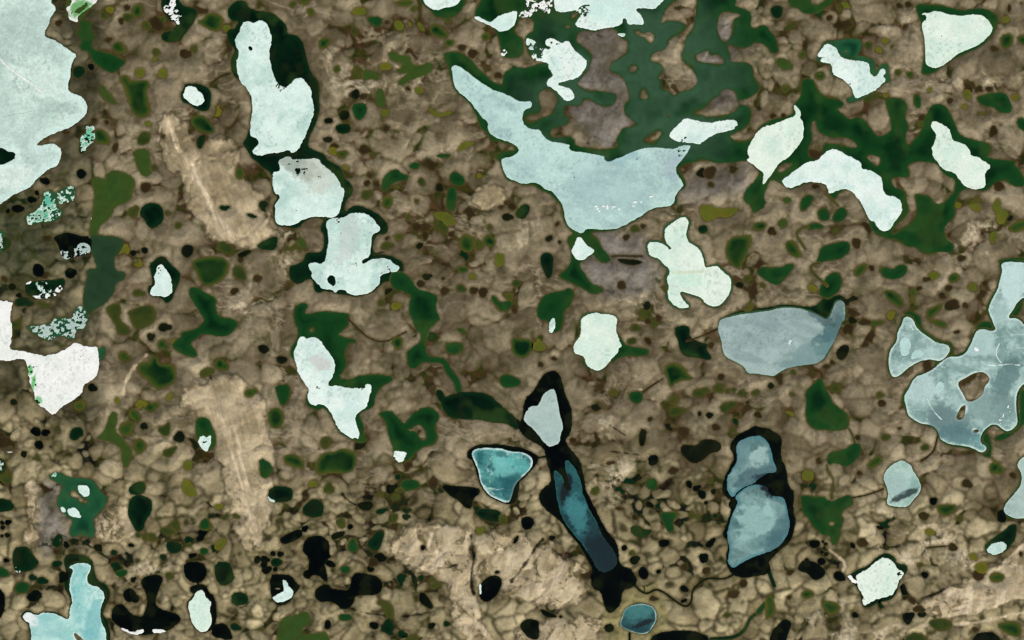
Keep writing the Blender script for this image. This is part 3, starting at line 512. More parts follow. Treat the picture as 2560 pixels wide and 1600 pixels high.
LAKES = [
 ('lake', 'd', '@10 -60,100 0,110 100,105 180,130 240,190 290,260 290,320 380,340 430,380 460,460 480,560 510,680 580,760 600,830 590,920 600,1020 590,1100 560,1190 510,1290 480,1390 560,1430 650,1460 @11 660,0 720,30 800,80 840,180 890,220 915,280 890,340 850,380 835,440 850,490 900,440 960,425 1040,445 1120,500 1180,540 1230,590 1250,650 1220,700 1150,700 1110,750 1100,830 1120,890 1230,890 1320,930 1390,960 1400,1060 1300,1150 1260,1140 1200,1150 1150,1220 1060,1270 960,1290 800,1275 720,1250 640,1230 600,1260 550,1240 540,1130 480,1120 430,1160 370,1165 320,1120 310,1000 390,990 450,950 460,880 520,870 620,880 650,800 640,720 600,650 640,590 640,545 540,540 460,570 390,640 290,635 190,620 165,540 165,420 215,350 165,310 150,200 145,130 60,60 0,0 @10 -40,1490 @00 2360,1460 2320,1400 2300,1350 2350,1290 2370,1100 2380,980 2340,840 2280,780 2200,700 2180,620 2190,540 2230,470 2180,420 2140,330 2170,280 2230,260 2260,200 2180,190 2150,110 2200,40 2270,0 2330,20 2340,80 2419,100', (), ''),
 ('lake', 'g', '@11 1300,1060 1400,1060 1480,1150 1500,1200 1560,1240 1680,1260 1725,1300 1690,1400 1740,1500 @12 1730,0 1640,80 1620,150 1600,220 1600,340 1700,350 1790,370 1850,480 1910,550 1940,640 1930,690 1895,690 1880,600 1810,520 1780,460 1760,410 1650,395 1560,400 1510,470 1430,440 1430,330 1440,280 1560,210 1570,140 1500,80 1480,0 @11 1460,1500 1440,1390 1480,1290 1400,1240 1310,1230 1260,1140', (), ''),
 ('lake', 'g', '@10 1770,500 1850,490 1940,505 2000,540 2060,600 2120,670 2200,740 2260,790 2330,810 2340,760 2350,690 2419,640 @20 0,605 60,635 160,635 260,605 345,580 330,570 180,555 130,430 125,355 160,310 215,285 200,190 120,160 80,165 50,240 20,290 60,340 100,360 110,430 100,510 50,545 -10,545 @10 2350,540 2320,520 2310,420 2270,300 2230,240 2100,190 2065,160 2080,90 2120,20 2170,-100 @20 1740,-100 2150,-100 2100,40 2110,70 2240,110 2260,170 2250,250 2300,270 2360,245 2419,250 @30 0,280 50,330 110,460 90,510 30,510 0,460 @20 2360,410 2300,400 2240,440 2170,455 2090,430 2060,400 2030,430 2050,480 2070,540 2060,590 2220,590 2280,640 2280,730 2330,800 2330,860 2240,920 2140,950 2150,990 2240,1000 2260,1060 2250,1160 2210,1210 2120,1250 2040,1290 2120,1330 2220,1330 2300,1280 2320,1220 2419,1150 @30 60,1120 200,1090 240,1060 230,1000 290,950 320,890 310,780 350,745 410,750 450,800 480,860 540,910 640,925 720,970 700,1010 640,1030 680,1050 760,1140 850,1110 920,1140 980,1210 1010,1270 1060,1295 1140,1260 1180,1220 1160,1120 1110,1000 1110,930 1180,920 1280,935 1310,1000 1290,1100 1320,1170 1340,1200 1290,1260 1300,1350 1340,1370 1400,1310 1470,1210 1470,1110 1510,1080 1540,1000 1620,980 1690,1010 1720,1080 1770,1170 1790,1270 1880,1310 1970,1330 2080,1350 2110,1400 2080,1460 2060,1500 @31 2330,0 2330,60 2419,150 2419,250 2300,240 2250,200 2170,200 2120,240 2060,290 1960,275 1870,265 1820,290 1810,350 1750,400 1770,500 1740,560 1700,590 1660,660 1680,750 1760,810 1740,880 1640,860 1500,900 1440,870 1390,820 1310,820 1250,780 1140,740 1020,700 970,640 960,560 880,430 830,320 760,280 680,310 640,360 600,350 540,315 570,280 540,215 400,205 270,265 190,275 130,220 30,170 @21 2400,260 2370,330 2400,430 2330,480 2280,505 2260,440 2190,390 2190,340 2230,260 2300,190 2350,110 2280,50 2200,0 2000,25 1830,10 1690,20 1590,60 1570,90 1640,200 1640,250 1570,300 1550,360 1560,400 1510,440 1330,460 1200,545 1040,640 930,680 790,680 740,690 830,760 850,830 900,890 935,940 900,970 840,960 800,930 770,880 700,930 640,970 640,1010 700,1080 740,1170 850,1200 860,1240 780,1265 700,1240 600,1170 450,1110 450,1080 540,1010 560,940 555,830 510,750 590,690 540,650 500,590 480,510 460,430 400,350 340,300 260,270 200,230 130,240 50,220 0,200 @11 2370,190 2320,80 2310,10 @10 2270,1490 2290,1450 2380,1425 @20 40,1430 20,1370 @10 2400,1365 2300,1330 2220,1330 2200,1260 2110,1200 2110,1130 2070,1050 2000,950 1890,870 1850,780 1820,640 1780,560',
  ['@20 630,300 700,280 780,300 870,260 950,270 1000,290 1010,345 1110,385 1100,480 1060,530 1000,565 930,600 920,680 1040,710 1080,800 1125,900 1110,960 1060,980 1050,1060 1100,1110 1190,1170 1150,1200 1060,1200 1020,1270 980,1340 1010,1380 930,1405 780,1410 600,1390 580,1300 480,1300 380,1305 350,1260 370,1210 450,1190 530,1170 540,1110 490,1100 480,1010 540,985 640,1005 680,940 750,940 790,980 870,1010 960,990 990,920 970,880 830,870 700,860 600,800 640,750 710,660 750,560 750,510 620,410 605,350',
   '@20 1720,-160 1750,80 1720,250 1640,360 1630,440 1600,520 1620,590 1700,640 1750,720 1760,790 1700,850 1600,865 1520,920 1490,870 1410,840 1400,760 1370,735 1440,670 1400,595 1300,580 1310,520 1370,480 1460,455 1490,360 1580,330 1650,270 1640,220 1500,185 1390,240 1420,130 1480,50 1570,0 1580,-160',
   '@20 1150,290 1200,280 1240,310 1300,290 1345,320 1345,370 1330,420 1270,400 1250,360 1160,330', '@20 1090,630 1150,615 1190,640 1150,690 1100,690', '@20 1220,840 1260,840 1300,920 1260,950 1200,940',
   '@20 1230,1310 1300,1270 1400,1230 1420,1260 1370,1330 1240,1355', '@20 240,880 320,830 390,850 435,930 420,1000 380,1080 270,1130 160,1165 125,1120 150,1080 240,1080 280,1030 250,960',
   '@20 1970,110 2050,105 2170,130 2160,160 2100,180 2080,260 2070,360 2020,410 1970,380 1940,300 1940,180', '@20 1730,530 1790,490 1860,460 1870,530 1940,510 2000,560 2010,610 1900,600 1760,595',
   '@20 1710,1060 1830,1020 1890,930 1960,900 1960,860 2030,830 2110,870 2130,950 2150,990 2110,1060 2000,1090 1880,1110 1780,1100',
   '@30 430,1130 460,1200 500,1260 600,1310 700,1290 780,1310 860,1380 810,1410 700,1370 560,1350 520,1380 500,1460 430,1500 370,1470 390,1370 420,1300 400,1220', '@30 920,1470 980,1455 1050,1480 1060,1505 @31 1050,70 960,20',
   '@31 80,110 110,50 180,20 240,20 220,70 130,120', '@31 1390,10 1560,10 1620,60 1660,130 1770,180 1765,260 1720,340 1640,430 1560,410 1540,350 1400,320 1380,340 1420,510 1370,590 1280,650 1180,700 1170,680 1230,590 1310,520 1330,460 1300,350 1300,290 1220,280 1170,240 1165,180 1200,155 1330,170 1330,100 1320,50',
   '@20 505,240 545,240 545,268 505,265', '@20 560,150 600,110 640,115 600,160 570,175', '@20 1460,1060 1490,1060 1500,1100 1470,1120'], ''),
 ('lake', 'g', '@30 1400,40 1520,40 1640,45 1730,80 1830,105 1950,80 2060,85 2160,130 2170,200 2150,280 2090,370 2000,440 1860,500 1750,560 1640,630 1560,690 1500,705 1450,690 1470,620 1480,420 1455,300 1445,200 1410,110', (), ''),
 ('lake', 'h', '@30 540,390 650,380 760,365 860,370 890,400 860,500 840,530 970,550 1020,600 1000,660 1040,660 1050,620 1100,600 1140,620 1140,700 1165,770 1100,790 1000,870 900,930 820,970 760,975 740,940 800,910 795,830 700,750 590,700 600,620 540,600 470,590 460,520 500,450', ['@30 710,480 750,470 760,490 715,500'], ''),
 ('lake', 'g', '@10 1530,-160 1540,-10 1600,60 1650,100 1690,160 1780,180 1850,170 1920,110 1990,10 2000,-160', (), ''),
 ('lake', 'g', '@00 740,180 880,200 850,290 900,330 860,400 860,470 1000,490 1110,530 1205,580 1130,650 1050,695 960,640 880,590 850,480 750,460 780,370 720,320 770,260', (), ''),
 ('pond_water', 'e', '@00 640,-60 920,-60 900,50 820,110 790,170 740,200 650,180 630,80', (), ''),
 ('pond_water', 'd', '@00 1520,-60 1690,-60 1680,40 1850,90 1860,140 1830,210 1790,260 1740,330 1700,380 1610,405 1530,380 1530,320 1620,300 1670,240 1650,200 1600,200 1530,90', (), ''),
 ('lake', 'e', '@01 870,180 930,165 990,200 1010,130 1080,95 1180,120 1260,160 1280,230 1240,300 1240,360 1180,410 1080,440 1060,500 1000,570 920,640 910,735 855,735 855,640 880,500 900,300 870,230', (), ''),
 ('lake', 't', '@01 860,722 910,718 1000,722 1160,730 1165,800 1120,880 1070,920 1080,1050 1195,1065 1170,1130 1090,1160 1080,1260 1000,1350 900,1410 840,1480 790,1400 790,1260 830,1120 820,1030 930,1040 890,920 855,800', (), ''),
 ('lake', 'k', '@01 500,730 620,690 700,700 760,730 855,730 860,880 700,910 600,940 570,850 550,780', (), ''),
 ('pond_water', 'd', '@01 240,1170 300,1150 400,1140 500,1140 580,1110 620,1150 590,1220 500,1290 420,1310 300,1290 240,1250', (), ''),
 ('lake', 'g', '@11 360,1400 430,1340 500,1370 450,1440 480,1460 600,1430 800,1440 890,1460 880,1505 @12 870,60 750,140 840,160 970,200 850,240 850,370 830,470 780,540 880,575 1000,520 1180,510 1300,545 1250,590 1180,640 1120,720 1120,820 1000,860 970,900 1020,1000 1010,1100 1050,1140 970,1165 900,1130 780,1060 740,960 650,820 580,850 500,820 470,780 490,690 500,640 430,570 390,480 370,370 320,350 330,260 390,190 400,100 360,20', ['@12 505,85 540,75 545,110 510,120'], ''),
 ('lake', 'g', '@12 1150,880 1280,855 1310,900 1410,1000 1430,950 1530,840 1650,815 1720,880 1730,930 1690,1000 1720,1120 1680,1180 1600,1190 1500,1240 1460,1310 1380,1345 1300,1320 1310,1220 1250,1100 1240,980 1190,910', ['@12 1370,990 1450,1040 1510,990 1560,990 1610,1070 1600,1130 1560,1130 1500,1050 1450,1060'], ''),
 ('lake', 'd', '@12 1700,690 1730,660 1770,690 1780,740 1880,700 1950,685 2100,680 2200,710 2300,790 2419,900 @22 60,955 60,1040 @12 2380,980 2280,970 2150,940 2000,940 1860,930 1800,890 1760,820 1740,760', (), ''),
 ('lake', 'k', '@22 50,935 80,985 110,880 120,740 200,680 250,600 320,500 400,480 450,520 480,640 550,820 570,950 550,1060 490,1130 520,1190 600,1270 660,1400 680,1505 @23 690,80 740,190 800,310 860,430 1000,610 1010,810 1110,830 1160,900 1180,960 1140,1010 1040,1040 1030,1160 960,1240 900,1250 860,1140 840,1060 750,1020 750,900 780,870 730,760 660,640 540,500 470,390 360,310 280,230 250,160 290,80 370,30 @22 360,1440 330,1300 310,1200 180,1140 80,1050', (), ''),
 ('lake', 'k', '@12 2000,1240 2080,1180 2250,1175 2419,1200 @22 100,1215 200,1250 250,1300 220,1370 130,1480 80,1505 @23 60,60 40,200 0,230 @13 2380,230 2240,170 2150,90 2110,0 @12 2050,1330 2000,1300', (), ''),
 ('lake', 'k', '@22 2280,1000 2340,1010 2419,1030 @32 60,1060 130,1120 110,1310 170,1400 180,1505 @33 200,80 250,110 230,300 260,380 230,520 200,600 100,670 0,760 20,830 0,880 @23 2380,900 2200,920 2080,890 2030,800 2030,700 2050,580 1990,530 2030,430 2080,300 2040,220 2080,190 1990,130 1990,60 2000,0 @22 2050,1400 2110,1280 2060,1190 2120,1090 2240,1040', (), ''),
 ('lake', 'g', '@32 480,550 510,560 530,640 580,700 620,800 700,860 760,900 760,1010 700,1050 550,1040 450,1040 380,980 350,880 370,780 360,680 420,610', (), ''),
 ('pond_water', 'g', '@32 820,1170 880,1190 860,1270 800,1350 730,1380 650,1340 560,1370 560,1300 600,1250 720,1230 760,1200', (), ''),
 ('lake', 'd', '@21 1970,1490 2080,1440 2250,1405 2419,1395 @31 150,1365 300,1375 430,1390 500,1330 530,1290 720,1275 740,1400 730,1505 @32 700,20 640,130 500,100 @31 300,1480 @21 2200,1500', (), ''),
 ('pond_water', 'g', '@31 480,1240 540,1120 600,1060 660,1060 700,1120 680,1220 620,1280 580,1310 500,1300', (), ''),
 ('lake', 'g', '@32 1950,90 2000,20 2080,10 2130,40 2160,100 2050,130;@32 2010,1080 2050,1050 2110,1140 2120,1300 2050,1300 2000,1250 2060,1230;@32 2140,1110 2200,1080 2240,1060 2310,1060 2380,990 2370,700 2419,620 2500,900 2380,1030 2240,1130 2160,1140;@31 2170,940 2300,920 2600,950 2600,1000 2200,1000;@31 2419,1290 2350,1340 2260,1475 2300,1505 2390,1440;@31 1270,1450 1340,1420 1430,1470 1440,1505 @32 1460,80 1560,160 1650,200 1740,210 1750,280 1750,340 1860,310 1700,390 1600,440 1560,420 1720,300 1600,230 1400,100', (), ''),
 ('lake', 'g', '@33 300,150 340,140 430,160 520,150 560,200 620,210 700,160 760,140 800,170 800,230 720,270 690,330 730,370 690,450 670,570 620,620 590,580 590,530 500,520 420,450 390,370 330,310 310,220', ['@33 570,410 600,390 630,410 600,435'], ''),
 ('pond_water', 'd', '@33 2040,640 2060,600 2150,530 2240,480 2290,420 2350,420 2350,500 2320,600 2230,690 2130,710 2060,690', (), ''),
 ('lake', 'd', '@33 1090,690 1150,690 1200,730 1220,790 1310,800 1310,860 1250,940 1220,1050 1160,1130 1040,1150 960,1200 890,1190 880,1080 820,980 790,960 740,920 850,850 960,800 1030,720', (), ''),
 ('lake', 'd', '@03 600,760 640,700 750,700 870,740 890,850 920,950 1000,980 1040,1040 1040,1120 970,1250 1000,1300 1030,1320 1040,1600 980,1600 940,1200 900,1020 800,1000 700,1000 680,1150 600,1000 640,880', (), ''),
 ('lake', 'k', '@03 1340,930 1420,900 1500,900 1550,930 1500,1030 1470,1120 1470,1190 1560,1230 1680,1270 1710,1320 1680,1370 1580,1420 1450,1440 1350,1470 1200,1440 1110,1370 1040,1310 1070,1200 1130,1160 1190,1200 1240,1270 1330,1300 1370,1260 1390,1170 1380,1060 1330,990', (), ''),
 ('lake', 'h', '@02 450,1460 560,1430 640,1480 780,1500 880,1505 @03 920,50 960,120 1040,170 950,300 870,350 890,430 890,540 840,545 760,500 720,530 670,535 650,480 700,380 640,340 560,280 535,180 590,80 560,30 480,0', ['@03 670,110 710,95 750,140 790,170 830,190 820,230 750,210 730,170 670,160'], ''),
 ('pond_water', 'k', '@03 1780,1030 1850,990 1940,990 1970,1070 2030,1100 2050,1300 2000,1420 1950,1440 1850,1200 1850,1100', (), ''),
 ('lake', 'k', '@13 900,930 940,880 1060,885 1160,920 1200,990 1160,1070 1080,1085 940,1080 920,1160 880,1210 820,1220 760,1170 690,1140 620,1155 560,1110 560,1050 620,990 690,990 700,1030 800,1040 870,1050 900,990', (), ''),
 ('pond_water', 'k', '@13 130,900 220,885 340,900 380,980 420,1000 350,1100 300,1170 200,1180 150,1110', ['@13 170,1010 240,1015 230,1040 180,1040'], ''),
 ('lake', 'e', '@13 200,1370 260,1300 380,1280 460,1230 520,1290 510,1360 430,1400 440,1470 560,1450 690,1440 690,1700 220,1700', (), ''),
 ('lake', 'k', '@23 1300,1490 1440,1425 1700,1420 1880,1490 1900,1700 1280,1700', (), ''),
 ('lake', 'k', '@13 440,600 500,530 640,530 700,600 690,700 730,720 640,780 670,860 680,960 640,950 580,900 530,900 490,940 440,910 450,860 500,840 500,730 440,680', (), ''),
 ('lake', 'g', '@21 330,1260 480,1250 530,1210 590,1240 560,1350 500,1430 490,1505 @22 500,20 450,100 370,130 340,90 360,20 @21 240,1505 240,1380 280,1300', (), ''),
 ('pond_water', 'g', '@22 985,100 1040,200 1080,250 1240,260 1300,280 1280,340 1150,345 1000,345 920,440 980,300', (), ''),
]
CREEKS = [
 ('@23 1150,980 1210,1050 1280,1080 1350,1030 1420,1050 1500,1110 1580,1170 1650,1200 1700,1150 1700,1050 1760,980 1850,920 2000,940 2080,900', 2.0, 'b'),
 ('@23 1880,1500 2100,1490 2200,1420 2250,1300 2330,1250', 3.0, 'd'), ('@23 2330,1250 2380,1180 2419,1150 @33 40,1100', 5.5, 'g'),
 ('@32 410,420 430,480 500,480 512,555', 1.1, 'r'), ('@32 765,1030 800,1090 820,1160', 1.1, 'o'), ('@32 555,1370 560,1420 620,1505 @33 610,60 600,180', 1.3, 'o'),
 ('@22 210,1310 310,1290', 1.2, 'k'), ('@33 -10,800 20,900 60,1000', 4.0, 'd'), ('@31 545,310 600,370 660,430', 1.3, 'o'), ('@31 480,970 390,1000 430,1080 520,1150 560,1190', 1.6, 'o'),
 ('@31 350,840 300,760 260,700 310,640 380,630', 1.4, 'o'), ('@33 800,165 900,150 1000,120 1090,85', 1.0, 'r'), ('@32 1600,1100 1570,1250 1450,1330', 0.9, 'r'), ('@32 2115,1300 2150,1350', 1.2, 'o'),
 ('@22 1240,680 1320,620 1420,560', 0.9, 'r'), ('@22 1650,200 1800,150 1950,80', 1.0, 'r'), ('@00 1985,800 2080,720 2180,690', 1.2, 'r'), 
 ('@11 1120,890 1200,870', 1.0, 'd'), ('@12 870,-10 1000,120 1080,180 1220,215 1420,110', 0.9, 'r'), ('@33 1500,640 1620,630 1720,620', 0.9, 'r'), ('@23 1110,1450 1110,1600', 2.0, 'k'), ('@21 940,910 1000,905 1230,910', 0.9, 'r'),
]
PONDS = [
 ('G', '@00 1860,200 1920,190 1960,140 2030,125 2100,160 2110,230 2080,290 2010,290 1930,250;@00 1130,740 1180,700 1220,740 1240,770 1390,760 1410,800 1370,880 1410,980 1420,1060 1350,1115 1280,1090 1240,1020 1200,920 1170,820;@00 1820,1110 1900,1080 1970,1130 2030,1240 1990,1260 1900,1250 1840,1210 1805,1160;@00 1250,60 1340,30 1340,140 1300,170 1240,140;@00 1060,410 1140,390 1210,470 1150,520 1070,480;@00 890,1225 970,1225 1020,1270 1045,1360 960,1360 895,1345'),
 ('d', '@00 1750,790 1880,790 1960,820 2000,880 1990,960 1980,1040 1920,1055 1850,1030 1790,980 1720,960 1700,890 1740,830;@00 690,650 740,620 790,630 810,680 770,730 720,740 690,700;@00 1850,1340 1880,1290 1940,1270 1930,1340 1900,1410 1870,1400'),
 ('e', '@00 940,820 975,800 1030,880 1110,970 1080,990 1000,950 960,900;@01 1260,-90 1400,-110 1415,0 1410,80 1420,130 1370,160 1320,120 1290,20'),
 ('o', '@00 1300,1300 1350,1240 1420,1260 1420,1340 1360,1370 1300,1360;@01 1000,1380 1120,1350 1150,1420 1120,1505 @02 1240,90 1190,150 1110,120 1090,40 @01 1020,1450;@01 1200,1430 1300,1400 1400,1370 1470,1420 1470,1500 @02 1440,40 1330,90 1260,60 @01 1230,1490;@01 2200,1000 2280,1000 2320,1080 2330,1140 2200,1110;@02 1480,1030 1560,1000 1600,950 1610,1060 1560,1100;@02 1540,1230 1620,1210 1680,1190 1640,1260 1600,1300 1540,1280;@02 1880,490 1960,450 2020,460 2030,500 1900,560'),
 ('k', '@00 825,610 870,600 895,630 880,670 840,660;@02 280,1040 330,1005 380,1030 380,1090 340,1100 290,1070;@02 330,1150 390,1140 410,1190 380,1225 330,1200;@02 1650,1090 1700,1040 1750,1100 1720,1160 1640,1140;@01 2230,900 2330,850 2380,860 2310,920 2260,910'),
 ('d', '@01 1350,430 1440,400 1520,430 1550,500 1540,580 1450,650 1390,620 1370,560 1320,520;@01 1410,990 1480,930 1530,910 1570,930 1600,980 1700,1060 1700,1120 1650,1240 1620,1330 1570,1360 1520,1300 1410,1280 1400,1200 1450,1180 1430,1050'),
 ('G', '@01 1820,960 1900,930 2050,910 2120,930 2165,980 2150,1060 2100,1130 2000,1180 1930,1180 1880,1120 1860,1050 1830,1010;@01 2230,100 2270,60 2320,130 2270,190 2225,160;@02 1300,430 1360,400 1420,410 1440,345 1490,360 1490,410 1540,430 1640,410 1660,480 1660,560 1600,620 1500,665 1440,620 1380,550 1320,510'),
 ('g', '@01 1790,1210 1850,1200 1950,1260 2040,1300 2030,1400 2050,1480 2200,1500 @02 2250,30 2200,110 2130,155 2000,140 1900,130 1850,180 1800,200 1800,240 1850,290 1865,340 1820,360 1760,330 1680,300 1630,250 1650,200 1720,160 1700,120 1850,90 1920,20 1930,-10 @01 1880,1430 1840,1350 1790,1280;@02 1860,940 1920,920 1980,950 2010,1030 2040,1120 2030,1200 1960,1240 1890,1200 1860,1100 1850,1000'),
 ('e', '@02 1050,870 1100,880 1110,940 1070,1050 1150,1110 1200,1180 1250,1240 1220,1370 1190,1400 1150,1320 1150,1220 1080,1160 1000,1130 900,1120 960,1080 1000,1020'),
 ('g', '@12 180,620 320,610 320,740 260,820 220,780 200,700;@12 1790,230 1880,210 1960,230 1950,300 1870,330 1800,300;@12 2290,560 2350,510 2419,530 @22 80,570 60,620 0,635 @12 2340,640;@12 1890,80 1960,80 2010,160 1930,110;@12 30,1290 160,1380 130,1470 80,1500 40,1450'),
 ('G', '@12 120,860 200,820 260,880 250,1000 160,1030 120,940;@12 260,1290 340,1265 430,1310 460,1400 380,1390 270,1360;@12 570,1380 600,1290 660,1250 730,1260 800,1220 870,1220 945,1260 930,1370 900,1440 700,1440 600,1470 570,1420;@12 1270,190 1380,150 1380,250 1330,280;@22 0,170 80,180 190,190 190,270 120,360 40,340 0,290;@22 1440,460 1510,410 1560,420 1640,460 1660,520 1720,560 1550,580 1500,640 1470,560'),
 ('k', '@12 20,240 90,235 130,280 80,320 30,290;@12 190,340 280,340 310,380 250,420 200,400;@13 230,540 400,460 440,490 430,540 330,590 270,610 230,590;@13 650,750 720,760 765,810 720,835 650,800;@13 710,510 830,480 840,510 770,550 720,570;@13 950,230 1020,205 1110,210 1090,280 1010,290;@13 2110,1050 2120,980 2200,910 2280,900 2330,950 2300,1050 2240,1130 2170,1160 2110,1110;@13 1540,1060 1600,1070 1680,1190 1650,1220 1540,1160;@13 1740,40 1900,60 2100,70 2120,120 2050,180 2040,270 1980,260 1920,190 1830,150;@13 650,1330 700,1320 710,1400 650,1410;@13 1070,1340 1160,1350 1150,1410 1080,1400'),
 ('o', '@12 610,1130 680,1100 715,1130 690,1200 640,1220 610,1180;@13 620,110 690,0 750,100 700,130;@13 740,380 830,350 850,430 800,470;@13 1270,320 1340,310 1340,370 1290,420;@13 1130,1150 1220,1140 1300,1210 1290,1330 1230,1290 1200,1200;@22 1480,870 1520,810 1640,840 1640,880 1500,920;@22 1950,800 2120,760 2130,820 2060,840 2000,890;@33 1510,1340 1600,1310 1720,1320 1750,1380 1650,1440 1560,1400;@33 1250,1600 1340,1440 1490,1460 1520,1600'),
 ('d', '@13 130,60 330,70 350,130 330,200 200,210 110,190;@13 450,250 550,170 640,220 630,330 550,355 450,330 440,290;@13 1040,600 1100,540 1160,470 1220,480 1200,570 1160,670 1090,670;@13 2060,280 2200,270 2310,290 2310,380 2240,400 2100,350;@22 1540,70 1620,45 1680,70 1670,160 1800,220 1860,230 1830,280 1890,350 1860,380 1750,350 1650,350 1590,290 1570,200 1540,120;@23 1120,440 1200,430 1240,470 1330,470 1280,530 1220,550 1130,510'),
 ('g', '@13 1370,0 1520,0 1560,70 1440,105 1370,80;@13 790,820 880,810 890,870 810,890;@13 870,600 920,540 970,630 930,690 870,660;@13 780,1270 900,1270 900,1320 800,1330;@23 1390,310 1500,300 1560,330 1510,400 1530,470 1480,500 1440,420;@22 1110,680 1230,680 1230,770 1160,790 1110,750;@23 1270,-10 1370,-10 1370,100 1270,80'),
 ('k', '@22 1600,1190 1680,1180 1740,1190 1800,1130 1900,1130 1980,1180 1960,1240 1880,1250 1830,1290 1760,1350 1680,1340 1600,1260;@22 1210,1030 1270,1040 1260,1120 1250,1190 1200,1190;@22 1290,1280 1380,1280 1370,1350 1300,1380;@23 80,370 150,340 215,370 190,450 110,470;@23 1830,600 1900,540 1930,560 1880,640 1830,630;@23 1760,700 1860,690 1850,770 1790,790;@23 90,1350 160,1310 250,1330 250,1400 250,1500 170,1500 80,1400;@23 870,1380 950,1360 960,1420 900,1440;@23 250,1210 400,1270 430,1300 310,1290;@23 1590,1140 1650,1110 1660,1150 1600,1165;@23 1380,565 1490,565 1480,620 1400,640'),
 ('g', '@31 0,1010 130,1020 180,980 250,990 210,1060 130,1150 90,1190 0,1150 @21 2300,1060 2350,1010;@31 470,490 510,445 560,460 590,530 560,580 500,570 470,530;@31 600,560 640,480 700,440 750,480 740,550 650,590;@31 370,620 430,590 500,600 530,640 450,650 380,660;@31 500,830 600,790 700,770 770,780 770,860 690,940 560,960 450,970 480,900;@31 1040,1040 1090,1000 1180,1040 1230,990 1310,990 1310,1060 1270,1110 1180,1130 1090,1110;@31 300,470 310,380 380,320 440,350 400,420 340,490'),
 ('G', '@31 160,800 200,760 270,780 290,850 320,900 290,930 200,890;@31 820,1020 900,980 940,990 900,1070 820,1110;@31 1090,1230 1200,1240 1270,1310 1280,1390 1220,1390 1130,1310;@31 1700,1110 1770,1060 1820,1100 1790,1150 1720,1160;@31 2250,640 2330,590 2419,560 2500,600 2419,660 2300,690;@31 1500,1420 1560,1390 1650,1350 1640,1400 1560,1470 1550,1505 1500,1500;@21 2010,860 2060,740 2150,720 2240,700 2270,760 2230,850 2180,980 2130,1030 2050,960;@21 2270,610 2340,580 2410,600 2380,660 2290,670'),
 ('y', '@31 2120,440 2170,360 2200,390 2190,460 2280,490 2250,560 2190,620 2160,570 2160,500;@31 1900,420 1960,400 2010,450 1990,490 1920,460;@21 1770,430 1850,420 1960,470 2100,450 2140,470 2040,550 1940,530 1850,590 1790,540;@11 1680,500 1750,490 1830,500 1890,580 1870,620 1790,610 1770,560 1700,550;@11 2260,880 2340,890 2350,990 2270,1010;@10 890,120 950,70 1040,80 1040,140 940,140;@10 1300,210 1350,190 1400,240 1380,290 1320,280;@10 1430,210 1470,210 1460,260;@10 1520,220 1560,220 1600,290 1560,290;@10 1630,1010 1680,1040 1720,1080 1840,1050 1840,1080 1730,1105 1660,1080;@10 1900,1410 1970,1330 2080,1350 2020,1380 1920,1430;@30 1190,670 1260,650 1260,700 1220,720;@30 2200,200 2250,140 2290,190 2250,210;@30 1840,880 1890,850 1920,900 1890,950;@30 1820,1000 1880,990 1870,1040;@32 150,860 240,870 250,910 210,900;@03 1730,0 1790,0 1850,100 1860,150 1770,155 1720,90;@10 1160,650 1200,590 1280,610 1270,660;@03 2040,610 2110,550 2140,570 2090,660 2040,650;@03 2020,230 2110,220 2100,270 2040,280;@33 1950,800 2040,770 2080,820 2050,880 1970,860'),
 ('e', '@31 80,590 150,550 190,600 130,650;@31 140,370 200,350 220,390 160,410;@10 1250,510 1300,480 1350,530 1450,520 1470,600 1540,630 1640,590 1670,620 1640,690 1540,730 1430,760 1390,800 1340,790 1400,720 1460,680 1380,690 1320,670 1380,650 1390,590 1290,570 1260,540;@10 1130,850 1200,830 1230,980 1190,1020 1130,990;@30 70,570 120,540 190,570 240,640 150,660 90,620;@11 370,760 420,720 480,800 450,850;@10 1000,670 1060,660 1160,700 1160,760 1080,740 1000,760'),
 ('d', '@21 270,900 330,870 390,900 390,970 380,1080 340,1130 300,1060 270,980;@21 30,500 100,420 165,430 160,500 110,560 50,540;@11 0,820 60,770 180,720 210,730 190,850 80,850;@10 740,1200 820,1170 890,1180 890,1250 790,1270;@10 2100,1170 2190,1140 2200,1190 2180,1230 2110,1220;@30 30,70 100,50 140,80 120,170 60,170 30,120;@21 1760,630 1830,610 1850,670 1800,700 1760,680'),
 ('k', '@21 310,740 370,700 390,740 340,775;@21 1730,130 1800,60 1830,100 1840,160 1780,160;@10 790,1050 880,1040 880,1120 800,1140;@10 640,1120 710,1110 730,1160 650,1170;@10 620,1310 700,1290 730,1320 680,1355;@10 900,880 960,830 980,900 940,950;@32 640,290 700,240 770,240 760,320 700,390 650,360;@21 980,930 1100,940 1240,960 1180,990 1060,985;@01 370,170 460,165 480,225 430,235 375,200'),
 ('g', '@11 1190,200 1250,110 1340,80 1370,130 1440,150 1420,190 1290,210 1230,300 1180,290;@11 1440,70 1480,20 1550,30 1530,90;@11 1830,210 1830,140 1880,100 1980,180 1950,240 1880,240;@11 1790,400 1810,300 1850,250 1890,280 1890,400 1870,480 1810,480;@11 2220,1290 2260,1290 2310,1350 2400,1330 2419,1400 2320,1430 2270,1390;@10 1050,160 1190,160 1180,230 1140,260 1070,210;@10 900,990 990,970 1050,1000 1030,1090 980,1140 930,1110;@10 1710,1460 1830,1450 1840,1490 1720,1490;@30 180,-100 400,-100 390,20 420,50 500,50 640,-100 610,20 570,50 480,110 420,125 330,120 300,80 200,60;@30 1970,910 2060,890 2150,880 2230,880 2280,940 2310,1040 2260,1070 2170,1050 2130,1000 2050,1010 1980,960;@30 1370,890 1440,900 1440,1020 1390,1020;@30 2350,1130 2419,1120 2500,1250 2380,1220'),
